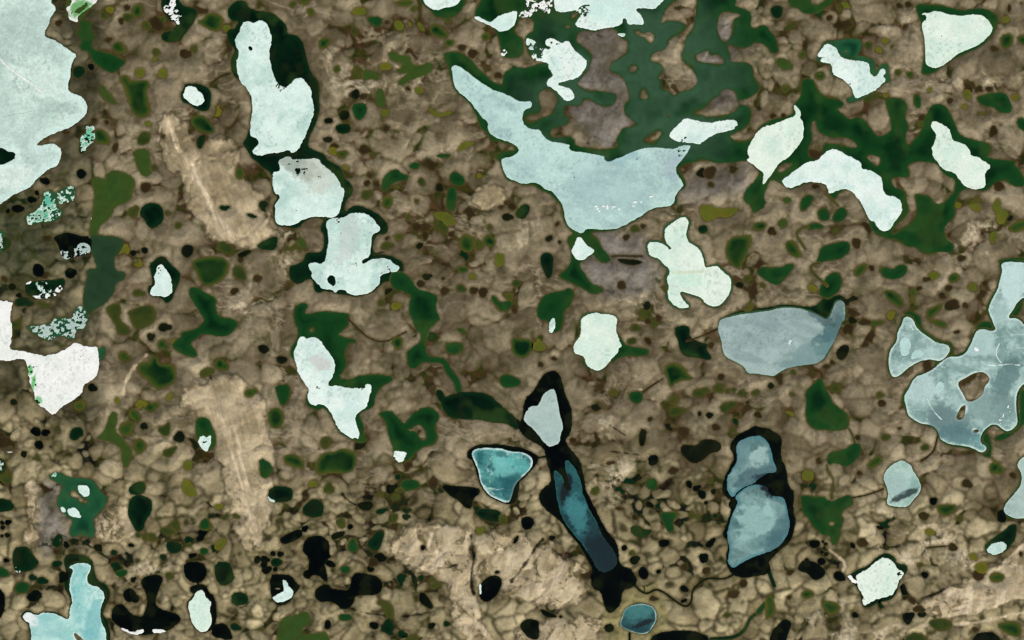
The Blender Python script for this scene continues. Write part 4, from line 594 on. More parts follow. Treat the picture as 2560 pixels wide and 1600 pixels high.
 ('G', '@11 1190,430 1210,340 1290,340 1290,420 1240,460;@11 1925,750 1980,690 2080,740 2050,860 1980,870 1930,820;@11 2140,760 2200,700 2260,750 2250,810 2170,810;@11 1900,1010 1990,1010 2000,1050 1930,1070;@11 1300,700 1400,700 1380,750 1330,760;@10 1330,10 1470,0 1470,50 1380,60 1330,40;@10 1650,250 1720,230 1810,320 1790,360 1700,340 1650,300;@10 470,90 530,70 560,130 510,165;@10 1790,380 1870,380 1860,430 1800,440;@30 440,700 510,670 540,710 510,760 450,740;@30 290,510 350,470 350,540 300,560;@30 110,820 210,800 200,860 150,880;@30 1300,690 1370,670 1370,730 1320,730;@30 2200,330 2310,320 2310,420 2260,460 2200,440;@30 2350,340 2500,320 2500,430 2370,420;@30 1960,1060 2060,1060 2050,1090;@32 940,1370 990,1310 1060,1280 1080,1340 1000,1400 950,1400;@32 860,20 990,10 1100,0 1060,60 920,40;@32 1500,0 1640,0 1710,60 1620,70;@10 340,-100 520,-100 510,30 450,50 400,20'),
 ('k', '@33 280,820 340,750 420,770 470,790 550,860 520,920 430,950 380,880 290,860;@33 620,880 670,860 710,890 740,950 660,960 620,920;@33 390,570 490,570 490,620 430,650 390,620;@33 1270,1260 1390,1250 1370,1310 1320,1380 1270,1310;@33 40,1420 100,1370 150,1310 230,1340 200,1420 140,1600 0,1600;@33 1900,1600 1960,1460 2030,1440 2150,1440 2240,1600;@33 1440,880 1490,870 1520,900 1480,935'),
 ('G', '@33 320,1060 400,1040 440,1080 370,1120 320,1100;@33 510,1170 560,1140 680,1180 670,1230 600,1290 540,1240;@33 1600,240 1700,230 1780,230 1770,300 1680,345 1610,300;@33 2090,900 2160,870 2240,910 2200,960 2110,960;@33 2160,1370 2250,1340 2350,1330 2400,1400 2380,1500 2240,1440;@33 -20,1080 40,1100 70,1200 80,1250 0,1310 -20,1300'),
 ('d', '@03 1260,150 1320,140 1400,170 1440,200 1430,320 1380,370 1350,470 1290,490 1250,410 1210,320 1220,200;@03 1270,30 1340,10 1380,60 1350,130 1240,140 1210,90;@03 130,650 200,630 270,640 330,730 375,780 320,840 240,870 150,870 120,780;@03 -100,180 80,180 140,250 100,290 0,300 -100,300;@03 2030,780 2170,770 2200,870 2220,940 2100,1010 2030,930;@03 2180,1070 2300,1060 2350,1120 2330,1170 2200,1190;@03 1560,590 1650,570 1730,620 1690,690 1590,690;@03 1500,710 1560,700 1580,740 1540,775'),
 ('k', '@03 250,1100 340,1030 410,1090 350,1150 280,1140;@03 -100,990 40,1050 50,1200 0,1320 -100,1320;@03 1740,780 1910,775 1960,870 1900,970 1800,960 1740,890;@03 2010,1380 2130,1350 2190,1460 2180,1505 2000,1480'),
 ('g', '@03 -100,800 50,830 100,900 40,920 -100,900;@03 120,1030 190,960 280,980 270,1050 180,1080;@03 1890,640 1970,650 1960,690 1900,710;@03 1890,400 1950,350 2000,430 1970,470 1890,460;@03 1090,870 1180,840 1210,880 1150,920 1100,900'),
 ('o', '@03 1600,400 1680,370 1700,430 1660,540 1620,480;@03 2090,340 2160,310 2160,350 2110,390'),
]
DOTS = [
 ('02', 'G', '1540 230 50 50;1175 340 50 40;1275 895 50 60;1430 825 60 45;1330 1190 60 70;765 810 65 50;2090 420 60 60;2370 690 60 40;1210 1030 75 65'),
 ('02', 'h', '965 320 45 80'), ('02', 'd', '720 1075 55 70'),
 ('02', 'k', '1365 1000 35 40;875 640 40 40;430 1065 35 33;230 1265 30 30;135 775 30 28;1430 160 38 40;1560 70 60 40'),
 ('02', 'y', '1110 760 25 30;1660 210 40 30;1600 730 25 35;1780 1370 40 50'),
 ('00', 'y', '1330 690 48 45;1545 690 42 55;1465 560 18 25;1400 1170 25 22'),
 ('00', 'o', '985 140 30 32;1840 460 35 35;1480 490 35 35;1390 240 45 35;1215 170 45 40'),
 ('00', 'r', '1150 205 22 32;1025 380 25 22;1755 510 42 45;1015 1155 20 18;890 1135 22 18;555 220 26 24;1090 1400 22 40;625 1250 30 18;1205 70 30 26'),
 ('03', 'k', '75 400 28 26;20 400 20 22;70 520 24 20;20 530 16 16;30 450 24 24;60 760 22 20;1265 945 30 32;1240 1090 72 66;1240 615 26 18;2150 1470 40 40'),
 ('03', 'd', '540 795 42 30;400 950 50 35;310 920 34 30;1080 685 34 28;1790 570 42 40;2230 1385 50 36'),
 ('03', 'o', '1310 520 22 22;1375 540 26 28;1445 540 44 34;550 725 20 18;1600 900 34 26;2230 340 32 26'),
 ('13', 'k', '165 695 30 28;230 700 30 28;90 750 42 36;15 755 30 32;105 850 42 36;465 465 28 26;185 845 22 20;80 800 30 26;895 440 22 20;1085 840 30 32;1400 600 1 1;1580 640 20 22;2280 870 18 12;1660 1380 28 24'),
 ('13', 'd', '200 775 54 40;1420 285 46 26;1420 350 36 28;1805 1360 28 28;1385 1460 44 36;1190 295 50 24'),
 ('13', 'y', '540 40 44 30;1250 470 1 1;2120 480 40 40'),
 ('11', 'y', '1325 1380 45 40;2110 150 24 24;850 75 22 22;2050 1100 30 26'),
 ('11', 'o', '1190 1350 32 30;1240 810 60 34;1940 1210 42 34;1520 390 26 26;1050 330 46 50;1570 205 36 36;2110 800 44 50;2210 630 26 26'),
 ('11', 'r', '2060 1235 38 38;2150 1250 44 50;1785 1240 38 38;1240 740 20 18;1140 225 30 24;1050 225 26 24;1560 1170 34 30;1520 630 40 34;20 1120 40 34;1770 1120 16 14'),
 ('11', 'k', '1740 260 38 38;1550 810 32 32;1620 1105 40 24;2380 540 50 34;1530 880 1 1'),
 ('10', 'y', '1225 1070 35 32;1540 850 38 30;730 1430 40 30'),
 ('10', 'G', '350 45 26 24;770 650 28 36;645 415 46 50;1490 85 28 26;820 1460 50 34;2180 350 40 34;1820 190 36 36'),
 ('10', 'r', '1435 835 20 20;1020 910 34 24;920 900 36 26;1240 210 24 20;740 1380 40 24;1030 1410 50 44;2050 510 40 40;1950 450 36 24;2290 710 34 24;1700 690 1 1'),
 ('21', 'r', '1080 735 28 25;1240 628 22 20;430 605 18 24;1040 1180 44 40;450 775 10 10;1880 120 60 56;1880 230 24 24;1215 1500 26 16'),
 ('21', 'o', '1165 650 42 34;2230 1125 42 30;2370 1180 20 20;45 1165 34 28'),
 ('22', 'o', '1170 70 50 36;1140 200 44 24;1960 640 54 40;1780 690 70 40;2180 690 44 30;2300 690 38 26;2100 660 24 20;2040 670 22 20;270 180 30 34'),
 ('22', 'r', '1285 15 28 22;575 1140 22 22;270 420 20 20;1305 940 18 18;1930 1010 34 30;1980 540 34 30;1880 240 30 28;930 1350 34 16;1525 1425 44 30;800 665 14 10;2325 895 34 26;400 365 28 14;1290 200 30 38'),
 ('22', 'k', '1775 885 20 22;1870 900 36 30'),
 ('23', 'k', '1680 40 30 35;1745 80 36 30;1840 215 30 20;1800 140 40 50;1910 110 28 26;1065 640 26 28;1165 760 50 40;1250 880 50 62;1630 1025 38 30;1390 865 24 18;380 550 26 22;1300 230 34 24;460 1290 16 12'),
 ('23', 'o', '1135 690 26 24;1550 315 26 20;790 105 40 36;2040 1275 34 24'), ('23', 'r', '2100 1085 60 34;2190 980 34 34;1840 860 40 34;1160 350 24 28;1020 270 40 18'),
 ('30', 'y', '1110 385 30 28;1050 470 28 24;2340 920 34 26;1530 850 18 24'),
 ('30', 'o', '950 430 32 30;1175 440 16 16;490 700 1 1;1230 690 30 26'),
 ('30', 'r', '2140 460 34 28;50 1095 30 24;150 1090 24 24;1720 955 22 18;1330 40 30 24;1240 50 24 22;2000 840 44 26;2090 840 34 24;2130 1240 34 60;580 170 28 24;2390 30 1 1;360 730 50 18;2280 80 12 40'),
 ('31', 'y', '1570 1100 58 38;1940 1200 44 44;1800 430 34 30;420 1210 40 32;2130 740 32 60;1170 1470 40 40'),
 ('31', 'r', '1750 1370 80 46;1650 1280 34 28;1865 1370 24 24;1830 930 34 28;1860 420 1 1;840 790 34 50;980 1020 22 30;1500 1130 30 20;40 670 40 40;450 250 30 20;2190 250 50 46;1710 1210 30 26;1430 1215 30 14'),
 ('32', 'r', '610 400 22 22;1240 1025 16 12;850 1110 22 20;480 1330 22 28;865 1445 22 20;1080 785 38 32;2320 1465 30 22;1785 115 30 14;920 20 60 24'),
 ('32', 'o', '1060 705 34 30;1490 1205 40 24;1115 1110 38 28;200 1330 1 1;240 490 20 20;230 700 26 20'), ('32', 'k', '35 620 34 28'), ('32', 'G', '2155 1400 62 64'),
 ('33', 'k', '580 190 1 1;520 580 14 12;545 605 12 12;510 680 14 12;1570 200 40 38;825 1275 28 26;510 770 40 34;550 700 16 16;1060 450 40 16;800 620 20 24;1460 1270 40 24;2340 1370 1 1;370 755 24 14'),
 ('33', 'y', '1530 490 40 28;1940 720 34 34'), ('33', 'r', '210 875 30 26;205 1110 26 22;900 590 50 40;1480 340 56 40;2000 900 60 50;1960 1410 24 20;1880 30 40 34;1750 630 40 40;2390 700 20 26;1430 1215 50 24'),
 ('01', 'k', '775 130 44 44;300 375 38 32;350 310 18 22;180 460 66 34;75 485 16 16;370 1040 52 60;675 1070 52 44;1265 880 30 26;1375 855 32 28;1780 860 60 54;120 1200 30 30;180 1275 28 16'),
 ('01', 'o', '1265 490 48 50;1310 1255 50 32;1690 620 34 30;1585 500 30 22;420 1370 60 30;1460 70 30 22'),
 ('01', 'd', '220 1340 90 44;2330 860 1 1;2120 455 42 20;2380 525 46 18;60 790 60 60'), ('01', 'r', '1380 260 48 50;450 740 46 24;2280 930 30 40;2215 1245 34 34;40 1120 24 24;1310 870 16 14;420 1090 40 24'),
]
Z_TAN = [
 '@F 375,270 430,270 470,330 540,320 560,400 600,440 640,500 650,560 580,590 510,580 470,530 430,470 410,400 380,330',
 '@F 420,930 480,890 560,885 610,930 640,1010 640,1150 630,1270 590,1300 560,1280 550,1200 520,1100 500,1030 470,980 430,970',
 '@F 925,1300 940,1250 1020,1235 1100,1232 1112,1280 1112,1360 1125,1440 1190,1560 1090,1560 1080,1440 1040,1370 960,1350',
 '@F 1120,1290 1160,1262 1209,1254 1255,1275 1300,1290 1350,1320 1392,1360 1380,1400 1345,1430 1309,1446 1270,1420 1230,1425 1190,1405 1165,1420 1130,1400 1120,1340',
 '@F 2140,1440 2230,1390 2330,1350 2480,1270 2480,1410 2300,1440 2160,1450',
 '@F 1270,1470 1400,1450 1420,1560 1240,1560 1210,1500', '@F 55,1140 90,1130 90,1300 70,1310',
 '@F 1100,440 1170,430 1205,480 1150,495 1105,490', '@F 230,1210 320,1190 335,1260 300,1275 235,1270',
]
Z_CORE = [('@F 2240,1395 2270,1400 2310,1395', 15), ('@F 2230,1455 2330,1432 2419,1400', 9), ('@F 2180,1476 2300,1474 2419,1445', 5), ('@F 2365,1340 2419,1292', 9), ('@F 2280,1420 2350,1410 2419,1380', 6), ('@F 1960,1300 2000,1330 1990,1350', 4), 
 ('@F 440,370 450,410 480,440 500,490 515,520 560,560', 9), ('@F 490,970 530,1000 555,1080 575,1130 590,1200 600,1250', 10), ('@F 1060,1360 1090,1400 1110,1450 1160,1512', 6), ('@F 560,1030 570,1110 590,1160', 8),
 ('@F 1240,1400 1300,1380 1330,1340', 16), ('@F 1000,1340 1060,1330 960,1290', 9), ('@F 2260,1400 2300,1410', 12), ('@F 345,840 305,880 290,930', 3), ('@F 2250,1440 2419,1390', 7), ('@F 380,300 375,330', 2), ('@F 400,290 420,350 460,400', 7),
 ('@F 1180,1300 1220,1320 1180,1350', 8), ('@F 1020,1260 1010,1300 1040,1310', 7),
]
Z_LILAC = ['@F 1340,60 1500,60 1500,345 1340,340', '@F 1360,560 1530,540 1570,700 1400,710', '@F 90,1130 150,1150 160,1300 80,1310', '@F 1640,90 1740,20 1760,260 1650,270', '@F 1560,430 1760,380 1760,460 1600,470']
Z_DARK = ['@F 110,-60 250,-60 240,420 90,470 170,270', '@F -60,460 225,440 215,720 -60,720', '@F 110,700 230,700 230,830 -60,1000 -60,860', '@F 100,930 230,880 230,1000 150,1000']
Z_PALE = ['@F 780,80 960,60 1040,180 900,260 760,200', '@F 920,290 1080,280 1070,370 930,360', '@F 1190,520 1290,530 1290,600 1190,590', '@F 1420,700 1510,690 1550,740 1440,730', '@F 500,680 700,680 700,740 580,760 500,720', '@F 1410,1020 1440,900 1540,880 1560,960 1480,990 1440,1050', '@F 2160,190 2300,180 2480,150 2480,210 2200,215', '@F 2180,460 2280,540 2260,680 2180,640', '@F 2300,500 2480,540 2480,600 2280,590', '@F 2080,1180 2200,1250 2400,1300 2100,1420 2030,1300', '@F 1900,1420 2100,1420 2200,1560 1960,1560', '@F 240,1350 400,1330 400,1390 300,1390', '@F 1380,1080 1500,1060 1520,1180 1400,1180', '@F 2000,30 2250,20 2180,90 2050,90', '@F 640,560 720,540 700,700 650,690']
Z_HALO = ['@F 1440,1410 1520,1380 1570,1400 1580,1480 1540,1560 1450,1560 1420,1480', '@F 1900,1200 1950,1180 1990,1230 1930,1260']

Z_CRACK = [('@23 0,950 60,880 120,790 190,700 230,620 290,560', 3.2), ('@13 2035,520 2045,640 2060,760 2035,860 2030,1000 2060,1080', 2.5), ('@13 1690,830 1800,830 1900,800', 1.0), ('@13 1250,750 1340,745 1430,735', 0.8), ('@13 1420,910 1500,880 1600,880', 1.2), ('@33 1500,450 1540,620', 0.8), ('@30 1950,830 2150,820', 1.0), ('@22 920,1240 1200,1270', 0.8), ('@22 920,990 1100,1110', 0.8), ('@33 1080,640 1090,590 1150,560', 0.8), ('@02 1980,500 2000,560', 1.0), ('@33 2290,880 2370,780 2419,760', 1.0), ('@33 1440,1120 1600,1070 1700,1000', 1.2), ('@13 700,1150 1000,1250 1300,1290', 2.0), ('@13 1400,1290 1700,1240', 2.2), ('@13 820,130 860,190 950,240', 1.5)]
def ZONE_BLOCK(x, y):
    for s in Z_TAN:
        p = parse(s); c = False
        for k in range(len(p)):
            a, b = p[k], p[k-1]
            if (a[1] > y) != (b[1] > y) and x < (b[0]-a[0])*(y-a[1])/(b[1]-a[1])+a[0]: c = not c
        if c: return rnd.random() < 0.8
    return False

# ------------------------------------------------------------------ open water round the ice, then the lakes themselves
def largest(M):                                # boolean mask of the biggest connected piece of M
    par = []; rows = []; size = []
    def find(a):
        while par[a] != a: par[a] = par[par[a]]; a = par[a]
        return a
    prev = []
    for j in range(M.shape[0]):
        d = np.flatnonzero(np.diff(np.concatenate([[0], M[j].astype(np.int8), [0]])))
        cur = []; q = 0
        for a, b in zip(d[::2], d[1::2]):
            k = len(par); par.append(k); size.append(b-a); cur.append((a, b, k))
            for (c, e2, k2) in prev:
                if c < b+1 and e2 > a-1:
                    r1, r2 = find(k), find(k2)
                    if r1 != r2: par[r1] = r2; size[r2] += size[r1]
        rows.append(cur); prev = cur
    out = np.zeros(M.shape, bool)
    if not par: return out
    best = max((find(k) for k in range(len(par))), key=lambda r: size[r])
    for j, cur in enumerate(rows):
        for a, b, k in cur:
            if find(k) == best: out[j, a:b] = True
    return out

ice_fields = []
CRUMBS = np.full((NY, NX), 5.0, np.float32)
for k, e in enumerate(ICE):
    F = poly_sdf(smooth(parse(e['p']), 1))
    (i0, i1, j0, j1), D = F
    base = D.copy()
    for h in e['holes']: carve(F, poly_sdf(smooth(parse(h), 1)))
    D = F[1]
    nx_, ny_ = GX[j0:j1, i0:i1], GY[j0:j1, i0:i1]
    fine = fbm(nx_, ny_, 6.5, 60, 3, 0.7)
    rt = min(e['rot'], 1.8); D += 1.1*NOI[j0:j1, i0:i1]+1.1*rt*NOF[j0:j1, i0:i1]+0.55*rt*fine-0.8
    if e['rot'] > 2: D = np.maximum(D, (fine+0.25*NOF[j0:j1, i0:i1])*6+(5.2-e['rot']))
    for sp in e['spots']:
        q = parse(sp[0]); r = q[1, 0]-q[0, 0]
        wgt = ss(1.0, 0.2, np.hypot(nx_-q[0, 0], ny_-q[0, 1])/r)
        D = np.maximum(D, fine*5-5.5+wgt*sp[1])
    if e['name'] != 'brash_ice':              # loose crumbs leave the sheet and join the brash ice
        rest = (D < 0) & ~largest(D < 0)
        if rest.any():
            v = CRUMBS[j0:j1, i0:i1]; v[rest] = np.minimum(v[rest], D[rest]); D = np.where(rest, 0.8, D)
    e['F'] = (F[0], D); e['base'] = (F[0], base)
    ice_fields.append(e)
LAKE_FROM_ICE = {}
for e in ice_fields:
    if e['water'] is None: continue
    w, b = e['base']
    add_water('lake' if (b < 0).sum()*P*P > 3500 else 'pond_water', e['water'], [(w, b-max(e['grow']-1.5, 0.5)-2.0*NOI[w[2]:w[3], w[0]:w[1]])], e['holes'] if e.get('extra') == 'land' else ())

for (name, kind, s, isl, label) in LAKES:
    add_water(name, kind, [poly_sdf(smooth(parse(q), 1)) for q in s.split(';')], isl, label)
for (s, r, kind) in CREEKS:
    add_water('river', kind, [line_sdf(parse(s), r)], (), None, 0.6)
def dim(kind, x, y): return 'b' if kind == 'k' and y < 1120 and x > 250 else kind
for (kind, s) in PONDS:
    for q in s.split(';'): add_water('pond_water', dim(kind, *parse(q)[0]), [poly_sdf(smooth(parse(q), 1))], (), None, 1.0)
rnd = random.Random(5)
for (t, kind, s) in DOTS:
    for q in s.split(';'):
        v = q.split()
        v = [float(u) for u in v]; rx = v[2]; ry = v[3] if len(v) > 3 else rx
        c = parse('@%s %f,%f' % (t, v[0], v[1]))[0]; k = 640/2419
        add_water('pond_water', dim(kind, c[0], c[1]), [ell_sdf(c[0]-rx*k*0.2, c[1], rx*k*0.85, ry*k*0.95, rnd.uniform(-.6, .6)), ell_sdf(c[0]+rx*k*rnd.uniform(0.1, 0.6), c[1]+ry*k*rnd.uniform(-0.6, 0.6), rx*k*0.6, ry*k*0.6, 0)], (), None, 1.3)
for name, kind, (i0, i1, j0, j1), D, label in WATER:
    v = SHORE[j0:j1, i0:i1]; np.minimum(v, D, out=v)

# the mounds of the frozen ground
wx = GX+14*fbm(GX, GY, 90, 31, 2)+4.5*NOI+1.2*NOF; wy = GY+14*fbm(GX, GY, 90, 41, 2)+4.5*fbm(GX, GY, 30, 8, 2)+1.2*NOF
ax = wx*0.90+wy*0.05; ay = wy*1.06+wx*0.08
big = fbm(GX, GY, 260, 51, 3); med = fbm(GX, GY, 70, 61, 4, 0.55)
lowl = np.clip(ss(1020, 1330, GY+70*big-90*ss(1900, 2300, GX))+ss(270, 200, GX)*ss(380, 480, GY)*0.7, 0, 1)
H1, E1, id1 = mounds(ax, ay, 86, 1, 0.50, 0.78)
H2, E2, id2 = mounds(ax+9, ay-4, 54, 2, 0.45, 0.76)
H3, E3, id3 = mounds(ax*1.04, ay*0.97, 30, 4, 0.40, 0.74)
w1 = 0.35*fbm(GX, GY, 190, 71, 2)+0.10-0.17*lowl; w2 = 0.35*fbm(GX, GY, 150, 72, 2)+0.05*lowl; w3 = 0.45*fbm(GX, GY, 130, 74, 2)-0.42+0.26*lowl
A1, A2, A3 = H1+w1, H2+w2, H3+w3
hh = np.maximum(A1, np.maximum(A2, A3))
lead = hh-np.where(hh == A1, np.maximum(A2, A3), np.where(hh == A2, np.maximum(A1, A3), np.maximum(A1, A2)))
own = np.where(hh == A1, E1, np.where(hh == A2, E2, E3)); lead = np.minimum(lead, own)
cid = np.where(hh == A1, id1, np.where(hh == A2, id2, id3))
hh = hh-0.19-0.34*ss(-0.3, 0.8, fbm(GX, GY, 125, 73, 3))+0.05*lowl-0.06*cid
dome = ss(-0.04, 0.30-0.14*lowl, hh+0.03*NOF)
crease = ss(0.26-0.08*lowl, 0.0, lead)*ss(-0.1, 0.3, hh)
def blur(a, n=1):
    for _ in range(n):
        p = np.pad(a, ((2, 2), (0, 0)), 'edge'); a = (p[:-4]+2*p[1:-3]+3*p[2:-2]+2*p[3:-1]+p[4:])/9
        p = np.pad(a, ((0, 0), (2, 2)), 'edge'); a = (p[:, :-4]+2*p[:, 1:-3]+3*p[:, 2:-2]+2*p[:, 3:-1]+p[:, 4:])/9
    return a
hh = blur(hh, 1); crease = blur(crease, 1); cid = blur(cid, 1)
shape = dome*(1-(0.40+0.36*lowl)*crease)

# small pools in the gaps between the polygons
cnt = 0; tries = 0
clus = fbm(GX, GY, 120, 77, 3)
while cnt < 170 and tries < 30000:
    tries += 1
    x = rnd.uniform(-20, W+20); y = rnd.uniform(-20, H+20)
    i = int((x-X0)/P); j = int((y-Y0)/P)
    if SHORE[j, i] < 6 or dome[j, i] > 0.12 or clus[j, i] < rnd.uniform(-0.8, 1.0): continue
    if ZONE_BLOCK(x, y): continue
    r = 5+11*rnd.random()**1.8
    low = lowl[j, i] > 0.45
    kind = rnd.choice('kkrrdood' if low else 'yoorGrrrdrb')
    F = ell_sdf(x, y, r*rnd.uniform(1.0, 2.0), r, rnd.uniform(0, 3.1))
    (i0, i1, j0, j1), D = F; D = np.maximum(D+1.5*NOF[j0:j1, i0:i1]+1.5*NOI[j0:j1, i0:i1], (hh[j0:j1, i0:i1]-0.04)*14)
    if (D < -1).sum() < 6: continue
    v = SHORE[j0:j1, i0:i1]; np.minimum(v, D, out=v)
    WATER.append(('pond_water', kind, F[0], D, None)); cnt += 1

# ------------------------------------------------------------------ ground: height and colour on the grid
def soft(s, w, ns=14, amp=16):                # weight of a zone, ragged edge
    F = poly_sdf(smooth(parse(s), 1)); (i0, i1, j0, j1), D = F
    out = np.zeros((NY, NX), np.float32)
    n = fbm(GX[j0:j1, i0:i1], GY[j0:j1, i0:i1], ns*3, 91, 4, 0.6)
    out[j0:j1, i0:i1] = ss(w, -w, D+amp*n)
    return out
def softline(s, r, w, amp=6):
    F = line_sdf(parse(s), r); (i0, i1, j0, j1), D = F
    out = np.zeros((NY, NX), np.float32)
    out[j0:j1, i0:i1] = ss(w, -w, D+amp*fbm(GX[j0:j1, i0:i1], GY[j0:j1, i0:i1], 22, 95, 4, 0.6))
    return out

wisp = 1-np.abs(fbm(wx*0.7+40, wy*1.4, 50, 81, 4, 0.6)); wisp = ss(0.72, 1.0, wisp)*ss(-0.1, 0.6, fbm(GX, GY, 190, 88, 2))
fold = np.abs(fbm(wx+70, wy-30, 85, 84, 4, 0.55)); fold = ss(0.16, 0.0, fold)          # soft darker folds of wet ground
tan = np.zeros((NY, NX), np.float32); core = tan.copy(); lilac = tan.copy(); dark = tan.copy(); pale = tan.copy(); halo = tan.copy(); crack = tan.copy()
for s in Z_TAN: tan = np.maximum(tan, soft(s, 11, 14, 18))
for s, r in Z_CORE: core = np.maximum(core, softline(s, r*0.8, 3, 4))
for s in Z_LILAC: lilac = np.maximum(lilac, soft(s, 30))
for s in Z_DARK: dark = np.maximum(dark, soft(s, 26))
for s in Z_PALE: pale = np.maximum(pale, soft(s, 16, 12, 26))
for s in Z_HALO: halo = np.maximum(halo, soft(s, 8, 10, 4))
for s, r in Z_CRACK: crack = np.maximum(crack, softline(s, r, 2.5, 4))
grit = fbm(GX, GY, 7, 97, 3, 0.7)
streak = fbm(GX*0.9+GY*0.25, GY*0.22-GX*0.05, 9, 99, 3, 0.6)
swirl = fbm(GX+26*fbm(GX, GY, 60, 94, 2), GY+26*fbm(GX, GY, 60, 96, 2), 30, 98, 5, 0.62)
L_ = lambda *c: lin(c).astype(np.float32)
bright = np.clip(0.05+0.75*cid+0.45*med+0.15*big, 0, 1)
mott = fbm(GX, GY, 26, 75, 4, 0.6)
base = mix(L_(70, 55, 36), L_(96, 79, 58), ss(-0.5, 0.6, med+0.4*swirl))
base = mix(base, L_(58, 64, 26), ss(-0.05, 0.45, mott+0.3*med)*0.8)
top = ss(0.0, 0.75, hh)
cellc = mix(L_(106, 95, 74), L_(162, 148, 122), bright)
T = mix(base, cellc, shape*(0.55+0.45*top))
T = mix(T, L_(72, 60, 40), crease*0.22*(0.4+0.6*ss(-0.4, 0.4, med)))
T = mix(T, L_(76, 66, 44), fold*0.45*(1-0.6*dome))
lowb = mix(L_(26, 25, 12), L_(56, 48, 27), ss(-0.6, 0.6, med+0.4*mott)); lowb = mix(lowb, L_(34, 44, 17), ss(0.0, 0.6, mott)*0.7)
lowc = mix(lowb, mix(L_(122, 110, 80), L_(190, 175, 138), bright), shape*(0.5+0.5*top))
lowc = mix(lowc, L_(46, 41, 23), crease*0.6)
T = mix(T, lowc, lowl*0.92)
rust = ss(0.25, 0.7, fbm(GX, GY, 95, 66, 3))*(1-ss(0.1, 0.7, dome)); T = mix(T, L_(86, 64, 44), rust*0.45)
T = mix(T, L_(172, 157, 132), wisp*0.45*(1-lowl*0.6))
T = mix(T, mix(L_(100, 92, 82), L_(132, 125, 118), ss(-0.6, 0.6, med+0.5*swirl)), lilac*0.85)
T = mix(T, L_(38, 52, 30), dark*ss(260, 60, GX)*ss(430, 480, GY)*ss(820, 640, GY)*0.75)
T = mix(T, mix(L_(46, 46, 30), L_(96, 92, 70), shape*np.clip(bright*1.4, 0, 1)), dark*(0.75-0.45*ss(260, 60, GX)*ss(430, 480, GY)*ss(820, 640, GY)))
vs = fbm(GX-GY*0.28, GY*0.16, 8, 101, 4, 0.6); along = np.where(GX < 760, vs, streak)
tanc = mix(L_(146, 131, 102), L_(190, 172, 142), ss(-0.7, 0.6, 0.8*med+0.4*along+0.4*swirl)*(0.5+0.5*tan))
tanc = mix(tanc, L_(96, 86, 60), ss(0.3, 0.85, grit*0.55+0.6*swirl+0.2*along)*(0.25+0.45*lowl))
tanc = mix(tanc, L_(190, 174, 146), ss(0.25, 0.8, -swirl)*0.5)
ring = 4*tan*(1-tan); T = mix(T, L_(56, 47, 30), ring*0.6)
tanc = mix(tanc, L_(84, 76, 52), ss(0.1, 0.6, swirl+0.3*grit)*lowl*0.85); tanc = mix(tanc, L_(92, 82, 58), ss(0.5, 0.0, shape)*0.35); tanc = mix(tanc, L_(208, 191, 160), ss(0.0, 0.6, -swirl)*lowl*0.6)
T = mix(T, tanc*(1+0.08*lowl)[..., None], ss(0.1, 1.0, tan)*0.9)
T = mix(T, mix(L_(178, 160, 131), L_(210, 192, 163), ss(-0.4, 0.5, along)), core*0.92)
T = mix(T, mix(L_(140, 127, 100), L_(190, 176, 150), ss(-0.4, 0.6, med+0.4*grit)), pale*ss(-0.15, 0.45, swirl+0.2*fbm(wx, wy*1.7, 40, 83, 4, 0.6))*0.8)
T = mix(T, L_(146, 136, 94), halo*0.85)
T = mix(T, L_(30, 27, 14), crack*0.9)
T = T*(1+0.06*grit+(0.045+0.06*np.maximum(lowl, tan))*swirl)[..., None]*np.array([0.93, 0.935, 0.93])
moss = ss(-0.05, 0.45, fbm(GX, GY, 15, 78, 3, 0.65)+0.35*mott)*(1-ss(0.0, 0.55, shape))*(1-tan)*(1-core)
T = mix(T, L_(42, 46, 18), moss*(0.6+0.25*lowl))
T = mix(T, L_(60, 60, 26), ss(0.15, 0.6, fbm(GX, GY, 19, 79, 3, 0.6)+0.3*fbm(GX, GY, 80, 80, 2))*(1-tan)*(1-core)*(1-0.55*shape)*0.55)
mean = np.array([0.135, 0.108, 0.064]); T = np.clip(mean+(T-mean)*1.14, 0.006, 0.8)
# wet moss and dark peat along the shores
near = SHORE+1.2*grit*ss(0, 3, SHORE)
T = mix(T, L_(72, 64, 32), ss(8, 1, near)*0.6)
T = mix(T, L_(44, 36, 16), ss(2.5, 0.5, near)*0.4)
T = np.clip(T, 0.004, 0.8)
rise = ss(0, 26, near)
Z = np.where(near < 0, np.maximum(0.3+0.9*near, -14), 0.3+np.minimum(near, 10)*0.3+rise*(17*np.clip(hh, -0.1, 1)+5*dome-(2.5+3*lowl)*crease+11*tan+5*np.clip(big, -0.5, 1)+4*med+(0.8+1.6*np.maximum(lowl, tan))*swirl+0.4*grit-3*crack))
gcol = T.reshape(-1, 3)
nv = NX*NY
co = np.stack([((GX-W/2)*S).ravel(), ((H/2-GY)*S).ravel(), Z.ravel()], 1).astype(np.float32)
idx = np.arange(nv).reshape(NY, NX)
a, b, c, d = idx[:-1, :-1].ravel(), idx[1:, :-1].ravel(), idx[1:, 1:].ravel(), idx[:-1, 1:].ravel()
Q = np.stack([a, b, c, d], 1)
